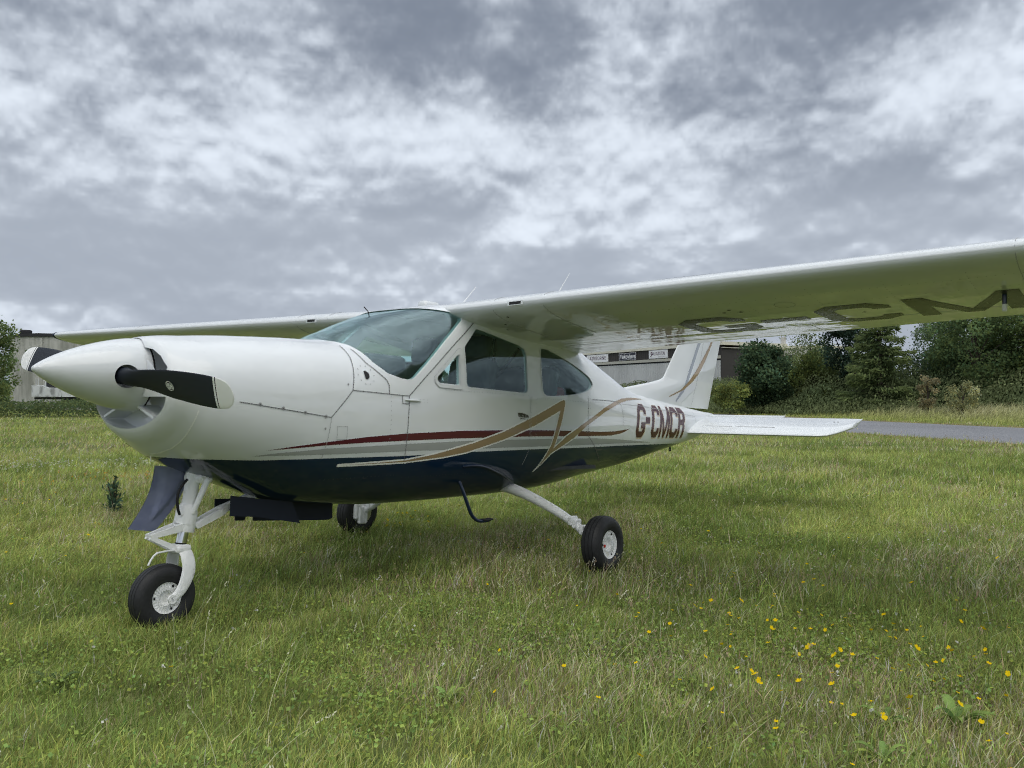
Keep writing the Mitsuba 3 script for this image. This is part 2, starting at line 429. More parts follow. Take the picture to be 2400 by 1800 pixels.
# ---- livery on the port side
GREY = Polygon([(1.018, .946), (1.124, .962), (1.461, .993), (2.076, 1.022), (2.755, 1.047), (3.6, 1.062), (4.554, 1.072), (5.193, 1.060), (6.145, 1.029),
                (5.223, 1.022), (4.2, 1.010), (3.125, .995), (2.085, .975), (1.473, .957)])
RED = Polygon([(1.083, .980), (1.26, 1.007), (1.451, 1.032), (1.732, 1.064), (2.054, 1.089), (2.582, 1.113), (3.10, 1.126), (3.516, 1.132), (4.268, 1.132), (4.70, 1.128), (5.076, 1.139), (5.27, 1.152), (5.415, 1.166),
               (5.30, 1.136), (5.162, 1.114), (4.95, 1.098), (4.791, 1.094), (4.275, 1.090), (3.52, 1.083), (2.586, 1.062), (2.073, 1.044), (1.738, 1.030), (1.456, 1.013)])
GOLD = Polygon([(1.607, .890), (2.089, .914), (2.37, .953), (2.757, 1.030), (3.109, 1.117), (3.511, 1.244), (3.88, 1.374), (3.925, 1.386), (3.952, 1.380), (3.956, 1.352), (3.909, 1.215), (3.815, 1.012), (3.806, .986),
                (3.994, 1.088), (4.368, 1.222), (4.765, 1.355), (5.013, 1.415), (5.21, 1.452), (5.45, 1.472), (5.663, 1.478), (5.972, 1.478),
                (5.60, 1.458), (5.377, 1.441), (5.152, 1.407), (4.763, 1.315), (4.366, 1.182), (4.133, 1.076), (3.784, .948), (3.635, .826),
                (3.761, 1.011), (3.881, 1.298), (3.514, 1.171), (3.114, 1.059), (2.686, .964), (2.453, .933), (2.093, .904)])
decal('airplane__stripe', GREY, 'grey_vinyl', side_surf, .0015, label='grey stripe')
decal('airplane__stripe_001', RED, 'red_vinyl', side_surf, .0015, label='dark red stripe')
decal('airplane__stripe_002', GOLD.buffer(.010, join_style='mitre', mitre_limit=4).difference(sbox(4.2, 1.05, 7, 2)), 'white_vinyl', side_surf, .0025, label='white edging of the gold stripe')
decal('airplane__stripe_003', GOLD, 'gold_vinyl', side_surf, .0035, label='gold zigzag stripe')


def glyph(ch, w, h, t):
    """A block letter w by h with strokes t wide and cut corners, its foot at the origin."""
    k, a = t / 2, t * .75
    c = min(w, h) * .16
    if ch in 'CG':
        pts = [(w - k, h * .70), (w - k, h - k - c), (w - k - c, h - k), (k + c, h - k), (k, h - k - c), (k, k + c), (k + c, k), (w - k - c, k), (w - k, k + c)]
        pts += [(w - k, h * .30)] if ch == 'C' else [(w - k, h * .46 - k), (w * .52, h * .46 - k)]
        return LineString(pts).buffer(k, cap_style='flat', join_style='mitre')
    if ch == '-':
        return sbox(0, h * .42, w, h * .62)
    if ch == 'M':
        g = [sbox(0, 0, t, h), sbox(w - t, 0, w, h), Polygon([(0, h), (t * 1.05, h), (w / 2 + t * .42, h * .0), (w / 2 - t * .42, h * .0)]), Polygon([(w, h), (w - t * 1.05, h), (w / 2 - t * .42, 0), (w / 2 + t * .42, 0)])]
        return shapely.union_all(g)
    if ch == 'R':
        g = [sbox(0, 0, t, h), LineString([(0, h - k), (w - k - c, h - k), (w - k, h - k - c), (w - k, h * .52 + c), (w - k - c, h * .52), (0, h * .52)]).buffer(k, cap_style='flat', join_style='mitre'),
             Polygon([(w * .40, h * .52), (w * .40 + t, h * .56), (w, h * .40), (w, 0), (w - t, 0), (w - t, h * .38)])]
        return shapely.union_all(g)


for ch, x0, w in (('G', 5.573, .240), ('-', 5.818, .118), ('C', 6.002, .212), ('M', 6.240, .290), ('C', 6.545, .236), ('R', 6.797, .205)):
    g = glyph(ch, w, .340, .062 if ch != 'M' else .052)
    g = affinity.affine_transform(g, [1, .19, 0, 1, x0, 1.080])
    key = num('airplane__registration_letter')
    decal(key, affinity.translate(g, .008, -.008).union(g).buffer(.006, join_style='mitre').difference(g.buffer(.0035)), 'cream_vinyl', side_surf, .0020, label=None)
    decal(num('airplane__registration_letter'), g, 'maroon_vinyl', side_surf, .0030, label=f'dark red registration letter {ch}' if ch != '-' else 'dark red registration hyphen')

# ---- seams and screws
for pts, w in (([(.867, 1.249), (1.458, 1.180), (1.621, 1.350), (1.656, 1.462), (1.688, 1.564), (1.70, 1.64)], .0045), ([(1.621, 1.35), (1.914, 1.341), (2.09, 1.336)], .0045), ([(2.03, 1.334), (2.029, 1.285), (2.088, 1.284), (2.083, 1.176), (2.076, 1.024), (2.085, .907)], .0045),
               ([(2.09, 1.284), (2.09, 1.336), (2.33, 1.538), (2.55, 1.729), (2.763, 1.902)], .006), ([(1.744, 1.62), (1.782, 1.531), (1.907, 1.429), (1.921, 1.40), (1.917, 1.342)], .005),
               ([(3.439, 1.393), (3.430, 1.205), (3.443, .976), (3.40, .86)], .004), ([(4.39, 1.434), (4.385, 1.099), (4.676, .948), (4.90, .845)], .005),
               ([(4.469, 1.413), (4.739, 1.418), (5.02, 1.418), (5.114, 1.412), (5.18, 1.39), (5.215, 1.346), (5.224, 1.193)], .0045), ([(5.22, 1.40), (5.8, 1.40), (6.5, 1.375), (7.4, 1.335)], .004),
               ([(1.507, 1.128), (1.581, 1.127), (1.586, 1.05), (1.514, 1.05), (1.507, 1.128)], .003), ([(1.46, 1.178), (1.44, .93)], .0035),
               ([(7.40, 1.40), (7.42, 1.25), (7.40, 1.12)], .004)):
    decal(num('airplane__panel_seam'), line(pts, w), 'dark_seam' if w >= .0045 else 'seam', side_surf, .0042, cell=.05)
decal(num('airplane__panel_seam'), LineString([(.652, 1.195), (.643, 1.12), (.640, 1.03), (.637, .95), (.634, .91)]).buffer(.003), 'white_vinyl', lambda p, o: tuple(a for a in side_surf(np.c_[p[:, 0] + .01, p[:, 1]], o)), .006, cell=.03)
VENT_RIM = rounded([(2.330, 1.478), (2.57, 1.690), (2.606, 1.700), (2.615, 1.404), (2.377, 1.408), (2.336, 1.439)], .02)
decal('airplane__vent_frame', VENT_RIM.difference(WIN_VENT.buffer(.004)), 'white_paint', side_surf, .007)
decal(num('airplane__panel_seam'), VENT_RIM.buffer(.003).difference(VENT_RIM), 'seam', side_surf, .0038)
for w in (WIN_FRONT, WIN_REAR):
    decal(num('airplane__window_seal'), w.buffer(.012).difference(w.buffer(.001)), 'white_paint', side_surf, .003)
for x, z in ((.989, 1.252), (1.132, 1.235), (1.277, 1.215), (1.42, 1.196), (1.423, 1.112), (1.591, 1.385)):
    d = .011 if z > 1.19 and x < 1.5 else .007
    decal(num('airplane__fastener'), shapely.Point(x, z - .012 if d > .01 else z).buffer(d), 'seam', side_surf, .004, cell=.05)
    decal(num('airplane__fastener'), shapely.Point(x, z - .012 if d > .01 else z).buffer(d * .45), 'dark_seam', side_surf, .005, cell=.05)
decal('airplane__static_vent', shapely.Point(1.748, 1.452).buffer(.026).intersection(sbox(1.738, 1.3, 1.9, 1.6)), 'black', side_surf, .004, cell=.05)
for k in range(10):
    a = k * .628
    decal(num('airplane__rivet'), shapely.Point(1.748 + .06 * math.cos(a), 1.452 + .06 * math.sin(a)).buffer(.004), 'seam', side_surf, .004, cell=.05)
for x in np.arange(2.16, 2.29, .033):
    for z in (1.318, 1.298):
        decal(num('airplane__rivet'), shapely.Point(x, z).buffer(.003), 'seam', side_surf, .0035, cell=.05)
P0, N0 = side_surf(np.array([[2.05, 1.308], [2.12, 1.309], [2.19, 1.308]]), .008)
put('airplane__door_hinge', tube(P0, [.004, .011, .004], 8), 'white_paint', True, air=True)
# the hangar-shaped emblem of the flying club aft of the door
emb = Polygon([(3.270, 1.262), (3.33, 1.262), (3.412, 1.245), (3.412, 1.226), (3.28, 1.230)])
decal('airplane__club_emblem', emb.difference(shapely.union_all([sbox(3.285 + .02 * i, 1.234, 3.290 + .02 * i, 1.248) for i in range(6)])), 'charcoal_vinyl', side_surf, .003, label='small dark emblem of a hangar with lettering')
decal('airplane__club_emblem_001', shapely.union_all([sbox(3.300 + .013 * i, 1.213, 3.309 + .013 * i, 1.221) for i in range(6)] + [shapely.Point(3.402, 1.206).buffer(.014).difference(shapely.Point(3.397, 1.209).buffer(.006))]), 'charcoal_vinyl', side_surf, .003)

def rivet_row(key, pts, pitch, surf, mat, r=.0032, off=.0036):
    ln = LineString(pts)
    dots = shapely.union_all([ln.interpolate(t).buffer(r, 3) for t in np.arange(0, ln.length, pitch)])
    decal(num(key), dots, mat, surf, off, cell=.2, kind='stuff')


for pts in ([(3.455, 1.39), (3.452, .98)], [(3.52, 1.37), (3.52, .98)], [(3.50, 1.385), (4.35, 1.385)], [(4.36, 1.42), (4.36, 1.02)], [(4.42, 1.42), (4.41, 1.02)], [(4.48, 1.395), (5.17, 1.395)], [(5.25, 1.38), (7.35, 1.32)], [(5.26, 1.37), (5.26, 1.02)],
            [(6.10, 1.40), (6.10, 1.02)], [(7.38, 1.38), (7.38, 1.12)], [(2.12, .90), (3.40, .93)], [(2.12, .80), (3.30, .82)], [(1.50, .80), (2.06, .82)], [(3.60, .86), (4.80, .91)], [(1.93, 1.325), (1.93, .98)], [(2.44, 1.395), (3.40, 1.400)]):
    rivet_row('airplane__rivet_row', pts, .030, side_surf, 'seam' if pts[0][1] > .95 else 'dull_rivet')

# ---- nose: spinner, propeller, intake
AX = 1.383
prof = np.array([(0, 0), (.010, .003), (.018, .012), (.045, .05), (.084, .12), (.120, .20), (.156, .30), (.184, .40), (.200, .48), (.204, .538)])
rr = PchipInterpolator(prof[:, 1], prof[:, 0])
xs = np.r_[0, np.geomspace(.0015, .538, 50)]
sp = revolve(np.c_[np.r_[rr(xs), 0], np.r_[xs, .538]], 96, 'x')
sp.apply_translation((0, 0, AX))
if sp.volume < 0:
    sp.invert()
sp.merge_vertices()
PROP_A = math.radians(6.4)
BD = np.array([0, -math.cos(PROP_A), -math.sin(PROP_A)])    # the way the near blade points
HUB = np.array([.405, -.02, AX])
spm = m3.Manifold(m3.Mesh(np.asarray(sp.vertices, np.float32), np.asarray(sp.faces, np.uint32)))
cyl = m3.Manifold.cylinder(.5, .062, .062, 48).translate((0, 0, .07))
for s in (1, -1):
    ang = math.degrees(math.atan2(-s * BD[1], s * BD[2]))
    spm = spm - cyl.rotate((ang, 0, 0)).translate(tuple(HUB))
put('airplane__spinner', spm, 'white_paint', smooth=28, air=True)
bp = revolve([(0, .5385), (.199, .5385), (.199, .552), (0, .552)], 64, 'x')
bp.apply_translation((0, 0, AX))
put('airplane__spinner__backplate', bp, 'black', smooth=30, air=True)
for a in (.4, 1.3, 2.2, 3.6, 4.6, 5.6):
    m = trimesh.creation.icosphere(2, .006)
    m.apply_translation((.53, .2035 * math.cos(a), AX + .2035 * math.sin(a)))
    put(num('airplane__spinner__screw'), m, 'chrome', True, air=True)


def blade(sign):
    d = BD * sign
    up = np.cross(d, [1, 0, 0]) * 1.0
    up /= np.linalg.norm(up)
    if sign > 0 and up[2] < 0 or sign < 0 and up[2] > 0:
        up = -up
    rs = np.r_[.06, .12, .16, np.linspace(.20, 1.04, 26), 1.065, 1.085, 1.10, 1.112, 1.119, 1.123]
    ch = PchipInterpolator([.06, .16, .25, .40, .60, .80, .97, 1.06, 1.095, 1.115, 1.123], [.094, .098, .108, .136, .160, .166, .158, .134, .098, .055, .012])(rs)
    th = PchipInterpolator([.06, .16, .30, .60, 1.0, 1.123], [.094, .088, .036, .019, .011, .004])(rs)
    tw = np.radians(PchipInterpolator([.06, .3, .6, 1.1], [46, 40, 27, 17])(rs))
    n = 28
    a = np.arange(n) * 2 * np.pi / n
    V = []
    for r, c, t, b in zip(rs, ch, th, tw):
        round_ = np.clip((.26 - r) / .10, 0, 1)
        u = np.cos(a)
        v = np.sin(a) * (round_ + (1 - round_) * np.where(np.sin(a) > 0, 1.15, .45) * (1 - .25 * u))
        e_t = up * math.cos(b) + np.array([-1, 0, 0]) * math.sin(b)
        e_n = np.array([-1, 0, 0]) * math.cos(b) - up * math.sin(b)
        V.append(HUB + d * r + np.outer(u * c / 2, e_t) + np.outer(v * t / 2, e_n))
    return rs, np.array(V)


def skin(V, a, b, close=True):
    V = V[a:b]
    k, n = V.shape[:2]
    f = []
    for i in range(k - 1):
        j = np.arange(n)
        jn = (j + 1) % n
        f.append(np.stack([i * n + j, i * n + jn, (i + 1) * n + jn], -1))
        f.append(np.stack([i * n + j, (i + 1) * n + jn, (i + 1) * n + j], -1))
    v = V.reshape(-1, 3)
    if close:
        j = np.arange(n)
        jn = (j + 1) % n
        f += [np.stack([k * n + 0 * j, jn, j], -1), np.stack([k * n + 1 + 0 * j, (k - 1) * n + j, (k - 1) * n + jn], -1)]
        v = np.vstack([v, V[0].mean(0), V[-1].mean(0)])
    m = trimesh.Trimesh(v, np.vstack(f), process=False)
    if m.volume < 0:
        m.invert()
    return m


for sign, key in ((1, 'airplane__propeller_blade'), (-1, 'airplane__propeller_blade_001')):
    rs, V = blade(sign)
    cut = [int(np.argmin(abs(rs - q))) for q in (.965,)][0]
    put(key, skin(V, 0, cut + 1), 'blade_black', smooth=40, air=True)
    lerp = lambda q: np.array([[np.interp(q, rs, V[:, i, c]) for c in range(3)] for i in range(V.shape[1])])
    q0 = rs[cut]
    rings = [lerp(q0 + x) for x in (.0002, .014)]
    put(key + '__white_band', skin(np.array(rings), 0, 2), 'white_vinyl', smooth=40, air=True)
    put(key + '__black_band', skin(np.array([lerp(q0 + x) for x in (.0142, .021)]), 0, 2), 'blade_black', smooth=40, air=True)
    put(key + '__tip', skin(np.concatenate([[lerp(q0 + .0212)], V[cut + 1:]]), 0, 99), 'white_vinyl', smooth=40, air=True)
    # oval maker's badge on the forward face
    b = np.radians(float(PchipInterpolator([.06, .3, .6, 1.1], [46, 40, 27, 17])(.60)))
    d = BD * sign
    up = np.cross(d, [1, 0, 0])
    up /= np.linalg.norm(up)
    if (sign > 0) == (up[2] < 0):
        up = -up
    e_t, e_n = up * math.cos(b) + np.array([-1, 0, 0]) * math.sin(b), np.array([-1, 0, 0]) * math.cos(b) - up * math.sin(b)
    ov = affinity.scale(shapely.Point(0, 0).buffer(1, 24), .034, .026)
    badge = ov.difference(affinity.scale(ov, .86, .84)).union(affinity.scale(ov, .76, .72).intersection(shapely.union_all([sbox(-1, z, 1, z + .0042) for z in (-.016, -.0095, -.003, .0035, .010)])))
    centre = HUB + d * .60 + e_n * .0155
    decal(key + '__badge', badge, 'white_vinyl', lambda p, o: (centre + np.outer(p[:, 0], d) + np.outer(p[:, 1], e_t), np.tile(e_n, (len(p), 1))), 0, cell=.1)

for s in (-1, 1):
    a, b = np.array([.512, s * .085, 1.215]), np.array([.512, s * .262, 1.150])
    ddir = (b - a) / np.linalg.norm(b - a)
    nrm = np.cross(ddir, [1, 0, 0])
    pts = [p + nrm * t + np.array([dx, 0, 0]) for p in (a, b) for t in (-.007, .007) for dx in (0, .12)]
    put(num('airplane__intake_rib'), trimesh.convex.convex_hull(np.array(pts)), 'white_paint', False, air=True)

# ------------------------------------------------------------------ wings
SU = np.array([0, .003, .0075, .0125, .025, .05, .1, .2, .3, .4, .5, .6, .7, .8, .9, 1.0])
UP = np.array([0, .0100, .0160, .0208, .0290, .0405, .0550, .072, .082, .086, .083, .073, .058, .040, .021, .0016])
LO = np.array([0, -.0100, -.0158, -.0200, -.0270, -.0350, -.0430, -.0490, -.0500, -.0490, -.0436, -.0352, -.0268, -.0184, -.0100, -.0016])
FLAP_LO = LO.copy()
fu, fl, ffl = PchipInterpolator(SU, UP), PchipInterpolator(SU, LO), PchipInterpolator(np.array([.7, .8, .9, 1.0]), np.array([-.0270, -.0184, -.0100, -.0016]))
fal = PchipInterpolator(np.array([.7, .8, .9, 1.0]), np.array([-.0275, -.0192, -.0106, -.0016]))
INC = math.radians(5.6)


def wing_at(s, t, y, tip=0.0):
    """A point of the wing: s along the chord, t above it (both in chords), y out along the span."""
    c = 1.77 - .0884 * y
    c2 = c * (1 - .045 * tip ** 4)
    x = 2.594 + .0205 * y + c * .03 * tip ** 4 + c2 * (s * math.cos(INC) + t * math.sin(INC))
    z = 1.970 + .0243 * y + c2 * (-s * math.sin(INC) + t * math.cos(INC))
    return np.stack([x, y + 0 * x, z], -1)


def wing_section(y, s0=0.0, s1=1.0, tip=0.0, lower=None):
    n = 34
    u = s0 + (s1 - s0) * (1 - np.cos(np.linspace(0, math.pi, n))) / 2
    if s0 == 0:
        u = s1 * (1 - np.cos(np.linspace(0, math.pi / 2, n)))
    k = math.sqrt(max(1 - tip ** 10, 0.0004))
    lo = (lower or fl)(u)
    return np.vstack([wing_at(u[::-1], fu(u[::-1]) * k, y, tip), wing_at(u[1:] if s0 == 0 else u, (lo[1:] if s0 == 0 else lo) * k, y, tip)])


def wing_loft(ys, side, **kw):
    V = np.array([wing_section(y, tip=max(0, (y - 5.73) / .255), **kw) for y in ys])
    V[..., 1] *= side
    return skin(V, 0, len(V))


for side, name in ((-1, 'wing'), (1, 'wing_001')):
    k = f'airplane__{name}'
    put(k, wing_loft(np.r_[np.linspace(.42, 5.71, 62)], side, s1=.715), 'wing_paint', smooth=35, air=True)
    put(k + '__root_fairing', wing_loft(np.linspace(.40, .66, 6), side, s0=.7155), 'wing_paint', smooth=35, air=True)
    put(k + '__flap', wing_loft(np.linspace(.67, 2.66, 26), side, s0=.722, lower=ffl), 'wing_paint', smooth=35, air=True)
    put(k + '__aileron', wing_loft(np.linspace(2.67, 5.705, 28), side, s0=.722, lower=fal), 'wing_paint', smooth=35, air=True)
    put(k + '__wing_tip', wing_loft(np.r_[5.715, 5.75, 5.81, 5.86, 5.90, 5.93, 5.955, 5.97, 5.978], side), 'wing_paint', smooth=50, air=True)
    # dark navy strip round the tip
    rim = wing_section(5.975, tip=.96)
    rim[:, 1] *= side
    put(k + '__tip_edge', tube(rim, .019, 8, ref=[0, 1.0, 0]), 'navy_paint', True, air=True)
    # cabin air intake in the leading edge
    y0, y1 = 1.00, 1.125
    def le(y, s, t, o=0.0):
        p = wing_at(np.array([s]), np.array([t]), y)[0]
        return np.array([p[0] - o, p[1] * side, p[2]])
    w_ = [le(y, .004, t, .012) for y in (y0, y1) for t in (-.012, .006)] + [le(y, .05, t) for y in (y0, y1) for t in (-.012, .006)]
    put(k + '__air_intake', trimesh.convex.convex_hull(np.array(w_)), 'white_paint', False, air=True)
    w_ = [le(y, .004, t, .0135) for y in (y0 + .014, y1 - .014) for t in (-.0085, .0028)] + [le(y, .03, t) for y in (y0 + .014, y1 - .014) for t in (-.0085, .0028)]
    put(k + '__intake_opening', trimesh.convex.convex_hull(np.array(w_)), 'black', False, air=True)
    # skin joints round the leading edge
    for yy in (.86, 1.28, 3.98):
        ss = np.r_[np.linspace(.42, 0, 30) ** 1.0]
        ring = np.vstack([wing_at(ss, fu(ss) + .0006, yy), wing_at(ss[::-1][1:], fl(ss[::-1][1:]) - .0006, yy)])
        ring[:, 1] *= side
        put(num(k + '__skin_joint'), tube(ring, .0022, 5, ref=[0, 1.0, 0]), 'seam', True, air=True)


def under_surf(p, off):
    """The port wing's underside at (x, y)."""
    x, y = p[:, 0], np.abs(p[:, 1])
    def z(x, y):
        c = 1.77 - .0884 * y
        s = np.clip((x - 2.594 - .0205 * y) / (c * math.cos(INC)), 0, 1)
        lo = np.where(s > .72, np.where(y < 2.665, ffl(np.maximum(s, .7)), fal(np.maximum(s, .7))), fl(s))
        s2 = s - lo * math.tan(INC)
        lo = np.where(s2 > .72, np.where(y < 2.665, ffl(np.clip(s2, .7, 1)), fal(np.clip(s2, .7, 1))), fl(np.clip(s2, 0, 1)))
        return 1.970 + .0243 * y + c * (-s2 * math.sin(INC) + lo * math.cos(INC))
    e = .004
    n = np.stack([(z(x + e, y) - z(x - e, y)) / (2 * e), -(z(x, y + e) - z(x, y - e)) / (2 * e), -np.ones_like(x)], -1)
    n /= np.linalg.norm(n, axis=1, keepdims=True)
    return np.stack([x, -y, z(x, y)], -1) + n * off, n


for ch, y0, w in (('G', 1.93, .45), ('-', 2.45, .30), ('C', 2.84, .43), ('M', 3.36, .58), ('C', 4.05, .43), ('R', 4.58, .43)):
    g = glyph(ch, w, .60, .105)
    g = affinity.affine_transform(g, [0, -1, -1, 0, 3.80, -y0])     # letter feet aft, reading outboard
    decal(num('airplane__wing_letter'), g, 'letter_black', under_surf, .0022, cell=.05, label=f'dark registration letter {ch} under the wing' if ch != '-' else 'dark registration hyphen under the wing')
for s_ in (.16, .30, .50, .69):
    rivet_row('airplane__wing__rivet_row', [(2.594 + .0205 * y + (1.77 - .0884 * y) * s_, -y) for y in np.linspace(.75, 4.6, 12)], .040, under_surf, 'seam', .0034)
for y_ in (.95, 1.35, 1.75, 2.15, 2.55, 2.95, 3.35, 3.75, 4.15):
    rivet_row('airplane__wing__rivet_row', [(2.594 + .0205 * y_ + (1.77 - .0884 * y_) * s_, -y_) for s_ in (.10, .69)], .045, under_surf, 'seam', .0034)
for x, y in ((3.05, -1.55), (3.05, -2.75), (3.75, -1.55)):
    decal(num('airplane__wing__inspection_cover'), shapely.Point(x, y).buffer(.062).difference(shapely.Point(x, y).buffer(.0575)), 'seam', under_surf, .003, cell=.2)
pt0 = under_surf(np.array([[3.30, -3.86]]), 0)[0][0]
put('airplane__pitot_tube', tube([pt0 + [0, 0, .03], pt0 - [0, 0, .055]], .012, 14), 'navy_paint', 35, air=True)
put('airplane__pitot_tube__tip', tube([pt0 - [0, 0, .055], pt0 - [0, 0, .09], pt0 - [0, 0, .096]], [.0125, .0125, .008], 14), 'leg_white', 35, air=True)
for x, y in ((2.85, -.80), (2.98, -.72), (2.72, -.92), (3.1, -2.35), (3.12, -2.45), (3.05, -2.4), (3.45, -3.1), (2.95, -4.2)):
    decal(num('airplane__wing__drain'), shapely.Point(x, y).buffer(.011), 'dark_seam', under_surf, .003, cell=.1)
# root line where the wing meets the cabin
put('airplane__windshield_strip', tube(spline([(2.80, -.470, 1.975), (2.87, -.508, 1.915), (3.05, -.535, 1.875), (3.4, -.548, 1.845), (3.8, -.545, 1.815)], 20), .005, 6), 'dark_seam', True, air=True)

# ---- antennas and small fittings on the roof
put('airplane__whip_antenna', tube([(3.12, -.10, 2.07), (3.34, -.10, 2.285)], [.004, .002], 6), 'leg_white', True, air=True)
put('airplane__whip_antenna_001', tube([(3.00, -1.13, 2.08), (3.06, -1.20, 2.252)], [.004, .002], 6), 'leg_white', True, air=True)
put('airplane__roof_blister', rbox(2.80, 2.99, -.05, .05, 2.03, 2.115, .035), 'white_paint', 40, air=True)
put('airplane__temperature_probe', tube([(2.30, .085, 1.998), (2.28, .02, 1.958), (2.32, .05, 1.93)], .004, 6), 'black', True, air=True)

# ------------------------------------------------------------------ tail
def fin_le(z):
    return np.interp(z, [1.30, 1.50, 1.59, 1.70, 1.735, 1.76, 1.80, 2.12, 2.74], [4.9, 5.35, 5.86, 6.56, 6.745, 6.835, 6.88, 7.16, 7.735])


def fin_te(z):
    return 8.07 + (z - 1.44) * .405


def fin_half(u, z):
    k = .062 * np.clip((3.0 - z) / 1.5, .45, 1)
    return k * np.minimum(1, np.sqrt(np.maximum(u, 0) / .30)) * np.where(u > .45, 1 - .93 * (u - .45) / .55, 1)


def fin_loft(zs, u0, u1):
    V = []
    for z in zs:
        u = u0 + (u1 - u0) * (1 - np.cos(np.linspace(0, math.pi, 30))) / 2
        x = fin_le(z) + u * (fin_te(z) - fin_le(z))
        h = fin_half(u, z)
        V.append(np.vstack([np.c_[x, h, 0 * x + z], np.c_[x[::-1], -h[::-1], 0 * x + z]]))
    return skin(np.array(V), 0, len(V))


ZS = np.r_[1.30, 1.4, np.linspace(1.45, 1.80, 22), np.linspace(1.85, 2.70, 16), 2.73, 2.74]
put('airplane__tail_fin', fin_loft(ZS, 0, .70), 'white_paint', smooth=35, air=True)
put('airplane__tail_fin__rudder', fin_loft(np.r_[np.linspace(1.442, 2.74, 24)], .704, 1), 'white_paint', smooth=35, air=True)


def fin_surf(p, off):
    x, z = p[:, 0], p[:, 1]
    f = lambda x, z: fin_half(np.clip((x - fin_le(z)) / (fin_te(z) - fin_le(z)), .01, 1), z)
    e = .004
    n = np.stack([-(f(x + e, z) - f(x - e, z)) / (2 * e), np.ones_like(x), -(f(x, z + e) - f(x, z - e)) / (2 * e)], -1)
    n /= np.linalg.norm(n, axis=1, keepdims=True)
    return (np.stack([x, f(x, z), z], -1) + n * off) * [1, -1, 1], n * [1, -1, 1]


FG = Polygon([(8.02, 2.62), (8.075, 2.62), (7.712, 2.192), (7.55, 1.975), (7.405, 1.781), (7.285, 1.627), (7.096, 1.504), (7.184, 1.585), (7.304, 1.692), (7.50, 1.97), (7.661, 2.186)])
FO = Polygon([(8.36, 2.62), (8.40, 2.62), (8.107, 2.244), (7.923, 2.045), (7.715, 1.872), (7.505, 1.755), (7.29, 1.655), (6.908, 1.553), (7.203, 1.636), (7.406, 1.744), (7.616, 1.879), (7.832, 2.047), (8.067, 2.241)])
decal('airplane__tail_fin__hinge_line', line([(7.545, 1.45), (7.66, 1.75), (7.99, 2.6)], .006), 'seam', fin_surf, .001)
decal('airplane__tail_fin__stripe', shapely.make_valid(FG).buffer(.012), 'silver_vinyl', fin_surf, .002, label='silver grey stripe')
decal('airplane__tail_fin__stripe_001', shapely.make_valid(FO).buffer(.007), 'gold_vinyl', fin_surf, .0035, label='gold curved stripe')
for s in (-1, 1):
    k = num('airplane__tailplane')
    V = []
    for y in np.r_[np.linspace(.05, 1.60, 20), 1.68, 1.74, 1.79, 1.82, 1.838, 1.845]:
        q = np.clip((y - 1.60) / .245, 0, 1)
        le = 7.155 + .12 * y + .42 * q ** 2.2
        te = 7.885 + .165 * y
        u = (1 - np.cos(np.linspace(0, math.pi, 26))) / 2
        zl, zt = 1.140 + .0 * y, 1.345
        zle = zl + (zt - zl) * (le - 7.155 - .12 * y) / (te - 7.155 - .12 * y)
        t = .050 * (1 - .5 * q) * np.minimum(1, np.sqrt(u / .22)) * np.where(u > .4, 1 - .94 * (u - .4) / .6, 1)
        x, z = le + u * (te - le), zle + u * (zt - zle)
        V.append(np.vstack([np.c_[x, 0 * x + s * y, z + t], np.c_[x[::-1], 0 * x + s * y, (z - t)[::-1]]]))
    put(k, skin(np.array(V), 0, len(V)), 'white_paint', smooth=35, air=True)
    V = []
    for y in np.linspace(.10, .97, 8):
        te = 7.885 + .165 * y
        pts = np.array([(te - .006, 0, 1.345 + .006), (te + .115, 0, 1.372 + .0015), (te + .115, 0, 1.372 - .0015), (te - .006, 0, 1.345 - .006)])
        pts[:, 1] = s * y
        V.append(pts)
    put(k + '__trim_tab', skin(np.array(V), 0, 8), 'white_paint', smooth=35, air=True)
    for y0, y1 in ((.30, .62), (.66, 1.10)):
        put(num(k + '__leading_slot'), tube([(7.30 + .12 * y0, s * y0, 1.222), (7.30 + .12 * y1, s * y1, 1.222)], .007, 8), 'seam', True, air=True)
    for y in (.1, 1.66, 1.70):
        put(num(k + '__bolt'), trimesh.creation.icosphere(1, .008, ) .apply_translation((7.52 + .13 * y, s * y, 1.30)), 'seam', True, air=True)
put('airplane__tail_cone', skin(np.array([[(x, w * math.cos(a), zc + h * math.sin(a)) for a in np.linspace(0, 2 * math.pi, 24, endpoint=False)] for x, w, h, zc in ((7.93, .094, .105, 1.30), (8.10, .075, .085, 1.315), (8.20, .055, .065, 1.325), (8.235, .03, .04, 1.33))]), 0, 4), 'white_paint', smooth=40, air=True)
put('airplane__tie_down_ring', cat(tube([(7.05, 0, 1.0), (7.05, 0, .955)], .010, 8), trimesh.creation.torus(.018, .006).apply_transform(trimesh.transformations.rotation_matrix(math.pi / 2, [1, 0, 0])).apply_translation((7.05, 0, .94))), 'black', True, air=True)

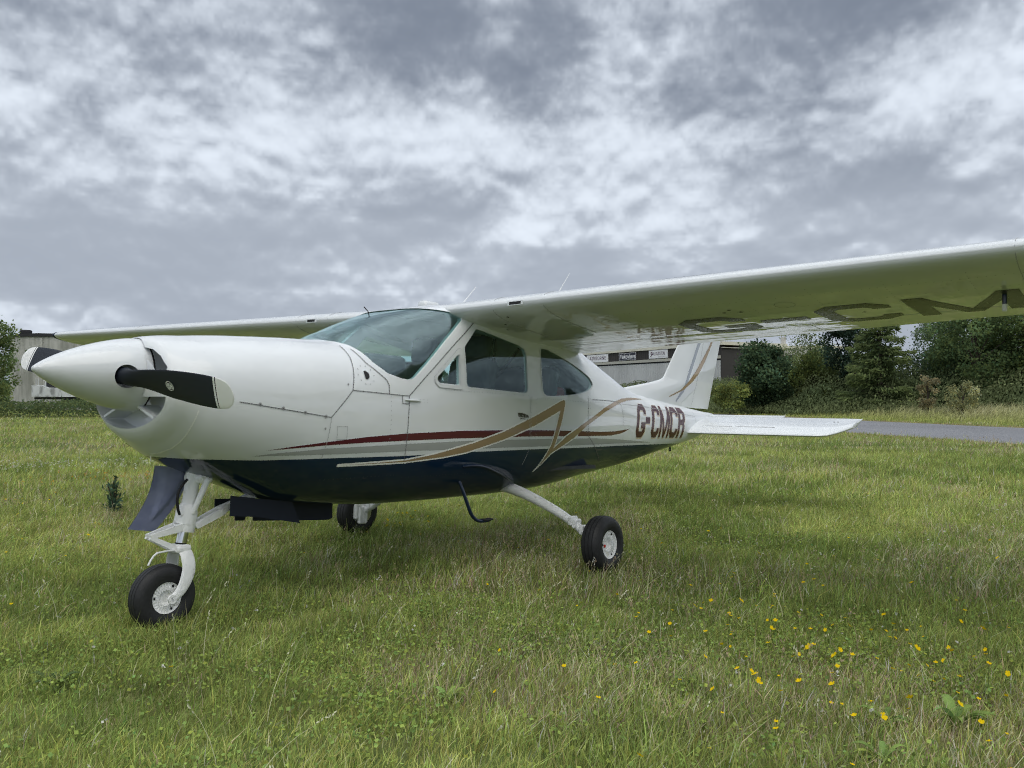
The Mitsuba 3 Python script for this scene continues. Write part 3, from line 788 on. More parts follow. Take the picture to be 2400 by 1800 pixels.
# ------------------------------------------------------------------ landing gear
def wheel(key, c, R, w, tilt=0.0, yaw=0.0, outer=-1, rim=.40, disc=False):
    """A tyre with tread grooves and a ribbed cast hub; outer: the side the hub's face looks to."""
    Rm = trimesh.transformations.concatenate_matrices(trimesh.transformations.translation_matrix(c), trimesh.transformations.rotation_matrix(yaw, [0, 0, 1]), trimesh.transformations.rotation_matrix(tilt, [1, 0, 0]))
    h = w / 2
    ri = R * rim
    half = [(ri, -h * .62), (ri + .006, -h * .80), (R * .62, -h * .98), (R * .78, -h), (R * .90, -h * .88), (R * .965, -h * .66)]
    tread = []
    for g in (-.45, -.05, .35):
        tread += [(R * (1 - .04 * (g - .05) ** 2), h * (g - .04)), (R * .972, h * (g - .03)), (R * .972, h * (g + .03)), (R * (1 - .04 * (g + .05) ** 2), h * (g + .04))]
    prof = half + tread + [(a, -b) for a, b in half[::-1]]
    t = revolve(prof + [prof[0]], 72, 'y')
    t.apply_transform(Rm)
    put(key + '__tyre', t, 'rubber', smooth=32, air=True)
    o = outer
    hp = [(0, o * h * .30), (ri * .40, o * h * .30), (ri * .46, o * h * .52), (ri * .56, o * h * .55), (ri * .90, o * h * .60), (ri * .97, o * h * .70), (ri + .004, o * h * .78), (ri + .004, -o * h * .5), (0, -o * h * .5)]
    hub = [revolve(hp, 48, 'y')]
    for k in range(26):
        a = k * 2 * math.pi / 26
        b = bx(ri * .52, ri * .93, -.004, .004, -.0035, .0035)
        b.apply_translation((0, o * h * .60, 0))
        b.apply_transform(trimesh.transformations.rotation_matrix(a, [0, 1, 0]))
        hub.append(b)
    hub = cat(*hub)
    hub.apply_transform(Rm)
    put(key + '__hub', hub, 'leg_white', smooth=30, air=True)
    for k in range(3):
        a = k * 2 * math.pi / 3 + 1.0
        b = trimesh.creation.icosphere(1, .0075).apply_translation((ri * .86 * math.cos(a), o * h * .63, ri * .86 * math.sin(a)))
        put(num(key + '__bolt'), b.apply_transform(Rm), 'black', True, air=True)
    return Rm


put_fork = 'airplane__nose_gear'
Rn = wheel('airplane__nose_wheel', (.768, 0, .135), .187, .128, outer=-1, rim=.45)
put('airplane__nose_gear__strut', cat(tube([(.935, 0, .90), (.915, 0, .70), (.905, 0, .645)], [.042, .041, .041], 24), tube([(.905, 0, .65), (.898, 0, .615), (.888, 0, .545), (.886, 0, .535)], [.045, .060, .064, .061], 24),
                                      tube([(.886, 0, .536), (.880, 0, .495)], .060, 24)), 'leg_white', 32, air=True)
put('airplane__nose_gear__piston', tube([(.882, 0, .51), (.862, 0, .39)], .031, 24), 'chrome', 32, air=True)
put('airplane__nose_gear__piston_band', tube([(.8685, 0, .432), (.8675, 0, .424)], .0318, 24), 'black', 32, air=True)
for s in (-1, 1):
    c = spline([(.862, s * .035, .405), (.868, s * .070, .365), (.872, s * .088, .30), (.850, s * .092, .22), (.815, s * .092, .165), (.775, s * .090, .135)], 24)
    wd = np.interp(np.linspace(0, 1, 24), [0, .2, .5, .8, 1], [.036, .041, .042, .032, .024])
    V = []
    tg = np.gradient(c, axis=0)
    for p, w, t in zip(c, wd, tg):
        t = t / np.linalg.norm(t)
        n = np.cross(t, [0, 1, 0])
        n /= np.linalg.norm(n)
        V.append([p + n * w * math.cos(a) + np.array([0, 1, 0]) * .012 * math.sin(a) for a in np.linspace(0, 2 * math.pi, 16, endpoint=False)])
    put(num('airplane__nose_gear__fork'), skin(np.array(V), 0, 24), 'leg_white', 40, air=True)
    ax = revolve([(.012, 0), (.026, 0), (.026, .014), (.020, .016), (.012, .012)], 24, 'y')
    ax.apply_translation((.772, s * .096 - .007, .135))
    put(num('airplane__nose_gear__axle_nut'), ax, 'leg_white', 30, air=True)
put('airplane__nose_gear__fork_crown', rbox(.815, .905, -.062, .062, .375, .425, .018), 'leg_white', 40, air=True)
put('airplane__nose_gear__mud_strip', tube(spline([(.80, -.05, .40), (.70, -.05, .395), (.645, -.05, .33)], 8), .006, 6), 'leg_white', True, air=True)


def link(a, b, w0, w1, t=.012):
    a, b = np.array(a, float), np.array(b, float)
    d = (b - a) / np.linalg.norm(b - a)
    n = np.cross(d, [0, 1, 0])
    n /= np.linalg.norm(n)
    pts = [p + n * s * w + np.array([0, q, 0]) for p, w in ((a, w0), (b, w1)) for s in (-1, 1) for q in (-t, t)]
    return trimesh.convex.convex_hull(np.array(pts))


for s in (-1, 1):
    put(num('airplane__nose_gear__torque_link'), cat(link((.850, s * .042, .525), (.665, s * .022, .482), .022, .012, .008), link((.665, s * .022, .480), (.835, s * .04, .395), .012, .017, .008)), 'leg_white', 30, air=True)
    put(num('airplane__nose_gear__steering_rod'), tube([(.90, s * .055, .60), (.97, s * .085, .80)], [.015, .020], 10), 'leg_white', True, air=True)
put('airplane__nose_gear__drag_brace', cat(link((.945, -.03, .525), (1.12, -.03, .60), .018, .022, .01), link((.945, .03, .525), (1.12, .03, .60), .018, .022, .01), link((1.10, 0, .598), (1.36, 0, .69), .024, .018, .022)), 'leg_white', 30, air=True)
for x, z in ((.945, .528), (1.115, .60)):
    put(num('airplane__nose_gear__pivot_bolt'), revolve([(0, 0), (.016, 0), (.016, .10), (0, .10)], 20, 'y').apply_translation((x, -.05, z)), 'leg_white', 30, air=True)
put('airplane__nose_gear__brake_hose', tube(spline([(.86, -.05, .80), (.80, -.055, .70), (.82, -.052, .60)], 10), .008, 8), 'black', True, air=True)
put('airplane__nose_gear__trunnion', rbox(.915, 1.01, -.09, .09, .775, .83, .02), 'leg_white', 40, air=True)
# gear doors
dr_ = [(.735, .10, .86), (.965, .10, .845), (.90, .125, .66), (.79, .15, .485), (.625, .15, .512), (.66, .13, .66)]
def door_pt(u, v):
    top, bot = np.array([.745 + .235 * u, .10, .875 - .02 * u]), np.array([.630 + .160 * u, .155, .512 - .026 * u])
    p = top + (bot - top) * v
    p[0] += .05 * math.sin(v * math.pi) * .7
    return p
V = []
for v in np.linspace(0, 1, 20):
    row = [door_pt(u, v) for u in np.linspace(0, 1, 14)]
    V.append(row)
V = np.array(V)
g, hh = np.meshgrid(np.linspace(0, 1, 14), np.linspace(0, 1, 20))
bulge = .022 * np.clip(1.25 - ((g - .52) / (.40 * np.clip(1.0 - hh * 1.22, .02, 1) ** .6)) ** 2, 0, 1) * (hh < .80)
front = V - np.stack([0 * g, bulge, 0 * g], -1)
back = V + np.array([0, .006, 0])
ii, jj = np.meshgrid(np.arange(19), np.arange(13), indexing='ij')
q = np.stack([ii * 14 + jj, ii * 14 + jj + 1, (ii + 1) * 14 + jj + 1, (ii + 1) * 14 + jj], -1).reshape(-1, 4)
put('airplane__nose_gear_door', cat((front.reshape(-1, 3), q), (back.reshape(-1, 3), q[:, ::-1])), 'door_navy', 50, air=True, label='faded blue nose gear door with a raised stiffener')
def plate(pts, y, t=.006):
    return tri(prism_y(Polygon(pts), y, y + t))
put('airplane__long_gear_door', plate([(1.16, .66), (1.16, .575), (1.225, .575), (1.235, .60), (1.30, .60), (1.31, .515), (1.38, .512), (1.385, .535), (1.44, .535), (1.445, .505), (2.06, .468), (2.10, .478), (2.10, .62)], .12), 'well_navy', False, air=True)
put('airplane__long_gear_door_001', plate([(1.10, .70), (1.10, .58), (1.30, .56), (1.62, .50), (1.55, .64)], -.13), 'well_navy', False, air=True)

for s in (-1, 1):
    yw, zw = (1.262, .309) if s < 0 else (1.38, .335)      # the starboard leg stands a little wider
    k_ = yw / 1.262
    leg = spline([(3.45, s * .20, .70), (3.46, s * .44, .66), (3.465, s * .82 * k_, .535), (3.47, s * .97 * k_, .465), (3.475, s * 1.10 * k_, .385), (3.48, s * 1.19 * k_, zw + .01)], 30)
    put(num('airplane__main_gear_leg'), tube(leg, np.interp(np.linspace(0, 1, 30), [0, .6, 1], [.047, .036, .027]), 18), 'leg_white', 40, air=True)
    k = num('airplane__main_wheel')
    wheel(k, (3.484, s * yw, zw), .208, .156, tilt=s * .05, outer=s, rim=.47)
    cl = []
    for tt in (.80, .86, .92):
        p = leg[int(tt * 29)]
        cl.append(rbox(p[0] - .045, p[0] + .045, p[1] - .02, p[1] + .02, p[2] - .02, p[2] + .05, .012, 8))
    put(k + '__brake_bracket', cat(*cl, rbox(3.40, 3.50, s * (yw - .112) - .02, s * (yw - .112) + .02, zw - .10, zw + .06, .015, 8)), 'leg_white', 40, air=True)
    # brake caliper and disc on the inner side
    bd = revolve([(.05, 0), (.095, 0), (.095, .008), (.05, .008)], 32, 'y').apply_translation((3.484, s * yw - s * .085 - .004, zw))
    put(k + '__brake_disc', bd, 'chrome', 30, air=True)
    put(k + '__caliper', cat(rbox(3.37, 3.43, s * yw - s * .085 - .03, s * yw - s * .085 + .03, zw - .06, zw + .10, .02, 8), rbox(3.45, 3.53, s * (yw - .10) - .02, s * (yw - .10) + .02, zw + .03, zw + .10, .015, 8), tube([(3.40, s * (yw - .12), zw + .09), (3.47, s * (yw - .13), zw - .09)], .012, 8)), 'leg_white', 40, air=True)
put('airplane__main_wheel__valve_tag', rbox(3.380, 3.395, -1.345, -1.33, .30, .322, .004, 8), 'red_cloth', False, air=True)
put('airplane__main_wheel__valve_hole', revolve([(0, 0), (.009, 0), (.009, .004), (0, .004)], 16, 'y').apply_translation((3.478, -1.292, .262)), 'black', False, air=True)
rid = side_surf(np.array(spline([(2.694, .860), (2.79, .866), (2.882, .860), (3.126, .805), (3.344, .742), (3.50, .69)], 26)), .002)[0]
put('airplane__gear_well_lip', tube(rid, .011, 8), 'navy_paint', True, air=True)
put('airplane__boarding_step', tube(spline([(2.74, -.49, .76), (2.77, -.52, .66), (2.81, -.535, .56), (2.845, -.54, .50), (2.90, -.545, .462), (2.96, -.545, .452), (3.06, -.545, .458)], 24), [.013] * 23 + [.008], 12), 'navy_paint', True, air=True)
put('airplane__boarding_step__pad', rbox(2.955, 3.065, -.57, -.52, .455, .468, .005, 8), 'rubber', 40, air=True)

# ------------------------------------------------------------------ cabin
put('airplane__instrument_panel', rbox(1.80, 2.02, -.48, .48, 1.05, 1.46, .03), 'leather', 40, air=True)
put('airplane__glare_shield', rbox(1.88, 2.24, -.45, .45, 1.40, 1.615, .05), 'leather', 40, air=True)
put('airplane__cabin_floor', bx(1.8, 4.6, -.5, .5, .80, .83), 'leather', False, air=True)
put('airplane__baggage_shelf', bx(4.15, 5.0, -.40, .40, 1.28, 1.31), 'cabin_trim', False, air=True)


def seat(x, y0, y1, head=True):
    k = num('airplane__seat')
    put(k, cat(rbox(x - .45, x + .05, y0, y1, 1.02, 1.17, .05)), 'leather', 40, air=True)
    b = rbox(-.06, .06, y0, y1, 0, .58, .05)
    b.apply_transform(trimesh.transformations.rotation_matrix(.20, [0, 1, 0]))
    b.apply_translation((x, 0, 1.10))
    put(k + '__backrest', b, 'leather', 40, air=True)
    if head:
        m = (y0 + y1) / 2
        h = rbox(-.05, .05, m - .13, m + .13, 0, .21, .045)
        h.apply_transform(trimesh.transformations.rotation_matrix(.14, [0, 1, 0]))
        h.apply_translation((x + .13, 0, 1.655))
        put(k + '__headrest', h, 'leather', 40, air=True)


seat(3.02, -.50, -.06)
seat(3.02, .06, .50)
seat(3.86, -.50, .50, head=False)
put('airplane__seat_belt', tube(spline([(3.10, -.50, 1.82), (3.14, -.46, 1.62), (3.22, -.36, 1.50), (3.36, -.40, 1.62), (3.42, -.50, 1.78)], 20), .013, 6), 'black', True, air=True)
tag('airplane', 'white high wing aeroplane with navy belly and gold stripes parked on the grass', 'aeroplane')
put('bag', rbox(4.30, 4.42, -.28, -.12, 1.31, 1.52, .03), 'red_cloth', 40, air=True, label='small red bag behind the rear side window of the aeroplane', cat='bag')
#BACKGROUND
# ------------------------------------------------------------------ ground, taxiway
TD, TN, TP = np.array([.616, .788]), np.array([.788, -.616]), np.array([24.3, -1.7])    # taxiway direction, away from the field, a point of its near edge


def rise(x, y):
    """Height of the ground: level on the field, a low bank beyond the taxiway."""
    o = (x - TP[0]) * TN[0] + (y - TP[1]) * TN[1]
    t = np.clip((o - 12.0) / 16.0, 0, 1)
    far = np.clip((np.hypot(x, y) - 40) / 60, 0, 1)
    bump = 0.5 * (np.sin(x * .21 + 1.3) * np.sin(y * .17 + .4)) * far * .25
    return 0.9 * t * t * (3 - 2 * t) + np.where((o > -1.5) & (o < 11), 0, bump)


gx = np.unique(np.r_[np.linspace(-1500, -100, 15), np.arange(-100, 181, 2.0), np.linspace(180, 1500, 15)])
X, Y = np.meshgrid(gx, gx, indexing='ij')
V = np.stack([X, Y, rise(X, Y)], -1).reshape(-1, 3)
n_ = len(gx)
ii, jj = np.meshgrid(np.arange(n_ - 1), np.arange(n_ - 1), indexing='ij')
F = np.stack([ii * n_ + jj, (ii + 1) * n_ + jj, (ii + 1) * n_ + jj + 1, ii * n_ + jj + 1], -1).reshape(-1, 4)


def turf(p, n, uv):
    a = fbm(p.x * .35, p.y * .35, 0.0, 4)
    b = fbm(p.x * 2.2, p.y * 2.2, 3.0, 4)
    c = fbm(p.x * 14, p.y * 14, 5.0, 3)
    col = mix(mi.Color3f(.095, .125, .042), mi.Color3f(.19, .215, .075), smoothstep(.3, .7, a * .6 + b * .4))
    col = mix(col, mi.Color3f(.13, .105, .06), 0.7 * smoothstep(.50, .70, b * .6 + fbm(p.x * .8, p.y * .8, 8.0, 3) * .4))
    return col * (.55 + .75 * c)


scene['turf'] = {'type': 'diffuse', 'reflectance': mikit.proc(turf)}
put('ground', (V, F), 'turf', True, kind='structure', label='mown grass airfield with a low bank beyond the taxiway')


def asphalt(p, n, uv):
    a = fbm(p.x * .25, p.y * .25, 1.0, 3)
    g = noise(p.x * 45, p.y * 45, 0.0)
    return mi.Color3f(.125, .128, .138) * (.72 + .35 * a + .25 * g)


scene['asphalt'] = {'type': 'principled', 'base_color': mikit.proc(asphalt), 'roughness': .8, 'specular': .3}
a0, a1 = TP - TD * 120, TP + TD * 260
st = np.linspace(0, 1, 120)[:, None]
edge = a0 + (a1 - a0) * st
wob = 0.12 * np.sin(np.arange(120) * 2.1)[:, None]
L_, R_ = edge + TN * (wob * .6), edge + TN * (9.35 + wob)
V = np.vstack([np.c_[L_, np.full(120, .008)], np.c_[R_, np.full(120, .008)]])
k_ = np.arange(119)
put('taxiway', (V, np.stack([k_, 120 + k_, 121 + k_, k_ + 1], -1)), 'asphalt', True, kind='structure', label='grey asphalt taxiway crossing behind the tailplane')

# ------------------------------------------------------------------ foliage materials and builders
for key, tr in (('leaf', 1.0), ('blade', .55)):
    scene[key] = {'type': 'principledthin', 'base_color': {'type': 'mesh_attribute', 'name': 'vertex_color'}, 'diff_trans': tr, 'roughness': .55, 'eta': 1.4}
matte('bark', mikit.proc(lambda p, n, uv: mi.Color3f(.06, .05, .04) * (.5 + 1.0 * fbm(p.x * 6, p.y * 6, p.z * 2, 3))), .9, spec=.1)


def leaf_quads(c, size, col, aspect=.55, r=None, up=.35, direction=None):
    """Pointed leaf shapes at the points c: two triangles each."""
    r = r or rng
    n = len(c)
    a = r.normal(size=(n, 3)) if direction is None else direction + .35 * r.normal(size=(n, 3))
    a /= np.linalg.norm(a, axis=1, keepdims=True)
    nn = r.normal(size=(n, 3)) + [0, 0, up * 2]
    b = np.cross(nn, a)
    b /= np.linalg.norm(b, axis=1, keepdims=True) + 1e-9
    size = np.broadcast_to(size, (n,))[:, None]
    v = np.stack([c - a * size * .5, c + b * size * aspect * .5, c + a * size * .5, c - b * size * aspect * .5], 1).reshape(-1, 3)
    k = np.arange(n) * 4
    f = np.vstack([np.stack([k, k + 1, k + 2], -1), np.stack([k, k + 2, k + 3], -1)])
    return v, f, np.repeat(col, 4, axis=0)


def put_leaves(key, c, size, col, bsdf='leaf', **kw):
    opts = {k: kw.pop(k) for k in ('aspect', 'up', 'direction') if k in kw}
    v, f, cc = leaf_quads(c, size, col, **opts)
    put(key, trimesh.Trimesh(v, f, process=False), bsdf, color=cc, **kw)


def tint(base, n, r, clump=None, vary=.22):
    k = np.exp(vary * r.normal(size=(n, 1)))
    if clump is not None:
        k = k * clump[:, None]
    hue = 1 + .10 * r.normal(size=(n, 1)) * np.array([1.0, .2, -.8])
    return np.clip(np.asarray(base) * k * hue, .003, .6)


def tree(name, label, pos, h, rad, base, colour, n=6000, leaf=.17, clumps=46, shape=1.0, bare=0.0, seed=0, group=None, cat_='tree', top_thin=0.0):
    """A broadleaf tree: tapered trunk, limbs to the clumps, and a crown of leaves gathered in clumps of uneven size."""
    r = np.random.default_rng(100 + seed)
    key = num(name)
    tag(key, label, cat_, group)
    z0 = float(rise(*pos)) - .1
    p0 = np.array([pos[0], pos[1], z0])
    cz, hz = (h + base) / 2, (h - base) / 2
    u = r.normal(size=(clumps, 3))
    u /= np.linalg.norm(u, axis=1, keepdims=True)
    q = r.uniform(.25, 1, clumps) ** .5
    cc = u * q[:, None] * [rad, rad, hz * .92]
    taper = np.where(cc[:, 2] > 0, 1 - .45 * shape * cc[:, 2] / hz, 1)
    cc[:, :2] *= taper[:, None]
    cc[:, 2] += cz
    rc = rad * r.uniform(.20, .42, clumps)
    cb = np.exp(.30 * r.normal(size=clumps))
    w = rc ** 1.6
    pick = r.choice(clumps, n, p=w / w.sum())
    off = r.normal(size=(n, 3))
    off *= (np.abs(r.normal(size=(n, 1))) * .35 + .55) / np.linalg.norm(off, axis=1, keepdims=True)
    pts = cc[pick] + off * rc[pick][:, None] * [1, 1, .8]
    if top_thin:
        keep = r.random(n) > top_thin * np.clip((pts[:, 2] - base) / (h - base), 0, 1)
        pts, pick = pts[keep], pick[keep]
    put_leaves(f'{key}__crown', p0 + pts, leaf * r.uniform(.6, 1.3, len(pts)), tint(colour, len(pts), r, cb[pick]), aspect=.7)
    tw = max(.06, h * .022)
    put(f'{key}__trunk', tube(spline([p0, p0 + [.02 * h * r.normal(), .02 * h * r.normal(), h * .35], p0 + [.03 * h * r.normal(), .03 * h * r.normal(), h * .85]], 8), np.linspace(tw, tw * .25, 8), 8), 'bark', True)
    for i in r.choice(clumps, min(9, clumps), replace=False):
        zb = max(.15 * h, cc[i, 2] * .55)
        put(num(f'{key}__limb'), tube(spline([p0 + [0, 0, zb], p0 + [cc[i, 0] * .5, cc[i, 1] * .5, (zb + cc[i, 2]) * .52], p0 + cc[i]], 6), np.linspace(tw * .45, .012, 6), 5), 'bark', True)
    return key


def conifer(label, pos, h, rad, colour, light, n=7000, seed=0, group=None):
    """A larch: straight trunk, whorls of drooping branches with needle sprays."""
    r = np.random.default_rng(300 + seed)
    key = num('larch_tree')
    tag(key, label, 'tree', group)
    p0 = np.array([pos[0], pos[1], float(rise(*pos)) - .1])
    put(f'{key}__trunk', tube([p0, p0 + [0, 0, h * .5], p0 + [0, 0, h]], [h * .022, h * .013, .015], 8), 'bark', True)
    pts, dirs, cols, br = [], [], [], []
    nb = 74
    for i in range(nb):
        f = (i + r.random()) / nb
        z = h * (.08 + .90 * f)
        L = rad * (1 - f) ** .75 * r.uniform(.7, 1.15) + .15
        a = r.uniform(0, 2 * math.pi)
        d = np.array([math.cos(a), math.sin(a), 0])
        t = np.linspace(0, 1, 7)[:, None]
        axis = p0 + [0, 0, z] + d * L * t + np.array([0, 0, 1]) * (-.32 * L * t + .24 * L * t ** 2.5)
        br.append(tube(axis, np.linspace(.028, .008, 7), 4))
        m = int(n / nb * (.35 + L / rad))
        u = r.random(m) ** .8
        base = np.stack([np.interp(u, t[:, 0], axis[:, k]) for k in range(3)], -1)
        side = np.cross(d, [0, 0, 1]) * r.normal(size=(m, 1)) * .30 * L * (1 - u[:, None] * .7)
        pts.append(base + side + np.c_[np.zeros((m, 2)), -np.abs(r.normal(size=m)) * .16])
        dirs.append(d * .8 + side / (L + .1) + [0, 0, -.35])
        k = np.clip(r.normal(.25 + .5 * u, .25), 0, 1)[:, None]
        cols.append((np.asarray(colour) * (1 - k) + np.asarray(light) * k) * np.exp(.2 * r.normal(size=(m, 1))))
    put(f'{key}__branches', cat(*br), 'bark', True, kind='stuff')
    pts, dirs, cols = np.vstack(pts), np.vstack(dirs), np.clip(np.vstack(cols), .003, .5)
    v, f, c4 = leaf_quads(pts, .30 * r.uniform(.6, 1.3, len(pts)), cols, aspect=.30, direction=dirs)
    put(f'{key}__crown', trimesh.Trimesh(v, f, process=False), 'leaf', color=c4)


# ---- right of the tail: a row of trees and scrub along the bank
DARK, MID, WARM, OLIVE, PALE = (.066, .105, .056), (.13, .185, .08), (.22, .26, .085), (.145, .18, .08), (.32, .325, .165)
tree('sycamore_tree', 'dark round sycamore closest to the hangar wall', (54.7, 17.0), 5.0, 2.1, .4, DARK, 12000, .20, 56, .3, seed=1)
tree('bushy_willow', 'yellow green bush at the foot of the hangar end wall', (52.0, 18.2), 2.5, 1.35, .2, WARM, 4200, .13, 30, .5, seed=2, cat_='bush')
tree('thin_tree', 'thin brownish tree with see-through top between the dark sycamore and the larch', (64.8, 16.95), 6.6, 2.3, .6, OLIVE, 8500, .14, 50, .3, seed=3, top_thin=.6)
tree('olive_bush', 'olive green bush below the thin brownish tree', (58.0, 14.6), 4.1, 2.2, .2, (.14, .18, .06), 9000, .17, 40, .4, seed=4, cat_='bush')
tree('dark_tree', 'very dark tree close behind the left side of the larch', (58.1, 12.4), 7.2, 1.7, .8, (.038, .064, .044), 7000, .18, 42, .5, seed=5)
conifer('feathery larch tree with drooping light green branches', (53.25, 9.0), 8.6, 2.7, (.085, .13, .065), (.22, .27, .105), 15000, 1)
tree('birch_tree', 'slender airy birch with sky showing through, right of the larch', (60.4, 6.9), 7.2, 1.8, 1.0, (.115, .16, .09), 8500, .15, 54, .4, seed=6, top_thin=.3)
tree('alder_tree', 'dense green tree behind the round pale shrub', (55.4, 4.1), 7.2, 2.5, .5, MID, 14000, .17, 60, .3, seed=7, top_thin=.25)
tree('ash_tree', 'tall green tree at the right edge, partly under the wing', (56.3, 1.6), 7.9, 2.6, .5, (.15, .205, .078), 14000, .17, 60, .3, seed=8, top_thin=.25)
tree('hazel_tree', 'green tree beyond the right edge of the row', (55.6, -1.6), 7.4, 2.4, .5, (.14, .19, .078), 7000, .17, 46, .4, seed=9)
tree('hazel_tree', 'low dark hazel filling the gap below the birch', (57.2, 6.0), 4.2, 2.3, .1, (.085, .13, .07), 9000, .17, 38, .3, seed=10)
for k_, (xy_, h_, r_, c_, t_) in enumerate((((57.8, 10.6), 4.4, 1.9, (.11, .155, .074), 'mid green bush filling the gap behind the larch'), ((57.6, 3.0), 4.4, 2.3, (.10, .15, .07), 'dark hawthorn behind the round pale sapling'), ((57.4, .2), 4.6, 2.4, (.12, .17, .075), 'hawthorn at the foot of the tall ash tree'),
                                             ((62.0, 15.2), 4.6, 2.3, (.14, .18, .08), 'rounded bush behind the olive green bush'), ((59.0, 17.2), 3.6, 2.0, (.09, .14, .07), 'dark bush just right of the sycamore'), ((61.5, 4.6), 5.6, 2.5, (.125, .175, .08), 'leafy tree in the second row behind the birch'))):
    tree('hawthorn_bush', t_, xy_, h_, r_, .1, c_, 9000, .17, 44, .3, seed=40 + k_, cat_='bush')
tree('sapling', 'tall thin sapling with brownish leaves before the dark trees', (48.6, 5.35), 2.9, .62, .2, (.30, .265, .155), 1500, .11, 24, .9, seed=11, cat_='sapling')
tree('sapling', 'round pale green sapling standing at the top of the long grass', (47.5, 3.5), 2.25, .80, .1, PALE, 1900, .11, 26, .5, seed=12, cat_='sapling')


def along(o, s):
    return TP + TN * o + TD * s


r2 = np.random.default_rng(77)
# bramble and nettle scrub on the bank, one tangled mass
m_ = 95000
s_, o_ = r2.uniform(12, 74, m_), r2.uniform(10.4, 22, m_)
lim = np.interp(s_, [12, 18, 22, 26, 30, 36, 48, 74], [19.5, 18, 15.5, 12.8, 11.3, 10.5, 10.4, 10.4])
keep = o_ > lim
s_, o_, lim = s_[keep], o_[keep], lim[keep]
px_ = TP + TN * o_[:, None] + TD * s_[:, None]
hh_ = (.40 + 1.9 * np.clip((o_ - lim) / 5.0, 0, 1)) * (.55 + .9 * meshkit.fbm(np.c_[px_ * .45, 0 * s_], 3, 5))
zz_ = rise(px_[:, 0], px_[:, 1]) + hh_ * r2.random(len(s_)) ** .45
t_ = meshkit.fbm(np.c_[px_ * .35, 0 * s_], 3, 9)[:, None]
col_ = np.array([.10, .14, .072]) * (1 - t_) + np.array([.20, .23, .11]) * t_
put_leaves('bramble_scrub', np.c_[px_, zz_], r2.uniform(.10, .26, len(s_)), col_ * np.exp(.28 * r2.normal(size=(len(s_), 1))), aspect=.5, direction=np.array([[.35, -.2, .55]]),
           label='tangled dark bramble scrub on the bank below the trees', cat='scrub', kind='stuff')

# ---- distant hedge line closing the horizon
m_ = 30000
aa = r2.uniform(math.radians(-25), math.radians(105), m_)
rr_ = r2.uniform(165, 185, m_)
px_ = np.c_[rr_ * np.cos(aa), rr_ * np.sin(aa)]
hh_ = 3.2 + 4.5 * meshkit.fbm(np.c_[aa[:, None] * 40, 0 * px_], 4, 3)
put_leaves('far_hedge', np.c_[px_, hh_ * r2.random(m_) ** .7], r2.uniform(.6, 1.3, m_), tint((.09, .12, .075), m_, r2), aspect=.8, label='far tree line closing off the airfield', cat='hedge', kind='stuff')

# ---- left edge: elder bush, low hedge, concrete building, trailer
tree('elder_bush', 'tall elder bush with pale blossom at the left edge', (20.6, 56.3), 7.0, 2.3, .4, (.14, .19, .076), 9000, .19, 52, .5, seed=21, cat_='bush')
tree('elder_bush', 'lower leafy elder in front of the concrete building', (20.1, 54.3), 3.7, 1.5, .2, (.19, .24, .095), 7500, .15, 44, .4, seed=22, cat_='bush')
r3 = np.random.default_rng(31)
bl = np.c_[19.9 + 2.2 * r3.normal(size=240) * .55, 55.4 + 1.6 * r3.normal(size=240) * .6, r3.uniform(1.2, 5.2, 240)]
put_leaves('elder_blossom', np.repeat(bl, 6, axis=0) + .09 * r3.normal(size=(1440, 3)) * [1, 1, .4], .10, np.tile([[.55, .56, .44]], (1440, 1)), label='pale elder blossom scattered over the bushes at the left edge', cat='blossom', kind='stuff')
m_ = 16000
t_ = r3.random(m_)
px_ = np.array([19.2, 54.5]) + np.outer(t_, [15.2, -22.5]) * 1.1 + r3.normal(size=(m_, 2)) * 1.1
hh_ = (1.10 - .5 * t_) * (.5 + .9 * meshkit.fbm(np.c_[px_ * .5, 0 * t_], 3, 4))
put_leaves('nettle_bank', np.c_[px_, hh_ * r3.random(m_) ** .5], r3.uniform(.10, .24, m_), tint((.12, .16, .072), m_, r3, .7 + .6 * meshkit.fbm(np.c_[px_ * .4, 0 * t_], 3, 8)), aspect=.5, label='low bank of nettles and brambles in front of the trailer', cat='scrub', kind='stuff')


def concrete(p, n, uv):
    a = fbm(p.x * .6, p.y * .6, p.z * .35, 4)
    b = fbm(p.x * 3.5, p.y * 3.5, p.z * .25, 4)
    return mix(mi.Color3f(.44, .44, .42), mi.Color3f(.22, .225, .20), smoothstep(.35, .7, a * .5 + b * .5))


matte('concrete', mikit.proc(concrete), .9, spec=.2)
matte('roof_felt', (.035, .036, .040), .9, spec=.2)
matte('white_metal', mikit.proc(lambda p, n, uv: mix(mi.Color3f(.58, .60, .62), mi.Color3f(.30, .31, .32), smoothstep(.5, .75, fbm(p.x * 3, p.y * 3, p.z * 1.2, 4)))), .5)
matte('brown_cladding', (.040, .036, .034), .6)
matte('pale_cladding', mikit.proc(lambda p, n, uv: mi.Color3f(.50, .51, .51) * (.85 + .3 * fbm(p.x * .8, p.y * .8, p.z * .25, 3))), .55)
matte('beige_trim', (.42, .41, .36), .6)
matte('cream_trim', (.62, .60, .50), .6)
matte('sign_white', (.74, .74, .76), .5)
matte('sign_navy', (.020, .022, .038), .5)
matte('ink_purple', (.075, .030, .065), .6)
matte('ink_grey', (.30, .28, .32), .6)
matte('pale_stone', (.45, .44, .42), .8)


def frame(origin, ang):
    c, s = math.cos(ang), math.sin(ang)
    M = np.eye(4)
    M[:3, :3] = [[c, -s, 0], [s, c, 0], [0, 0, 1]]
    M[:3, 3] = origin
    return M


def part(key, mesh, mat, M, smooth=False, **kw):
    put(num(key), mesh.copy().apply_transform(M), mat, smooth, **kw)


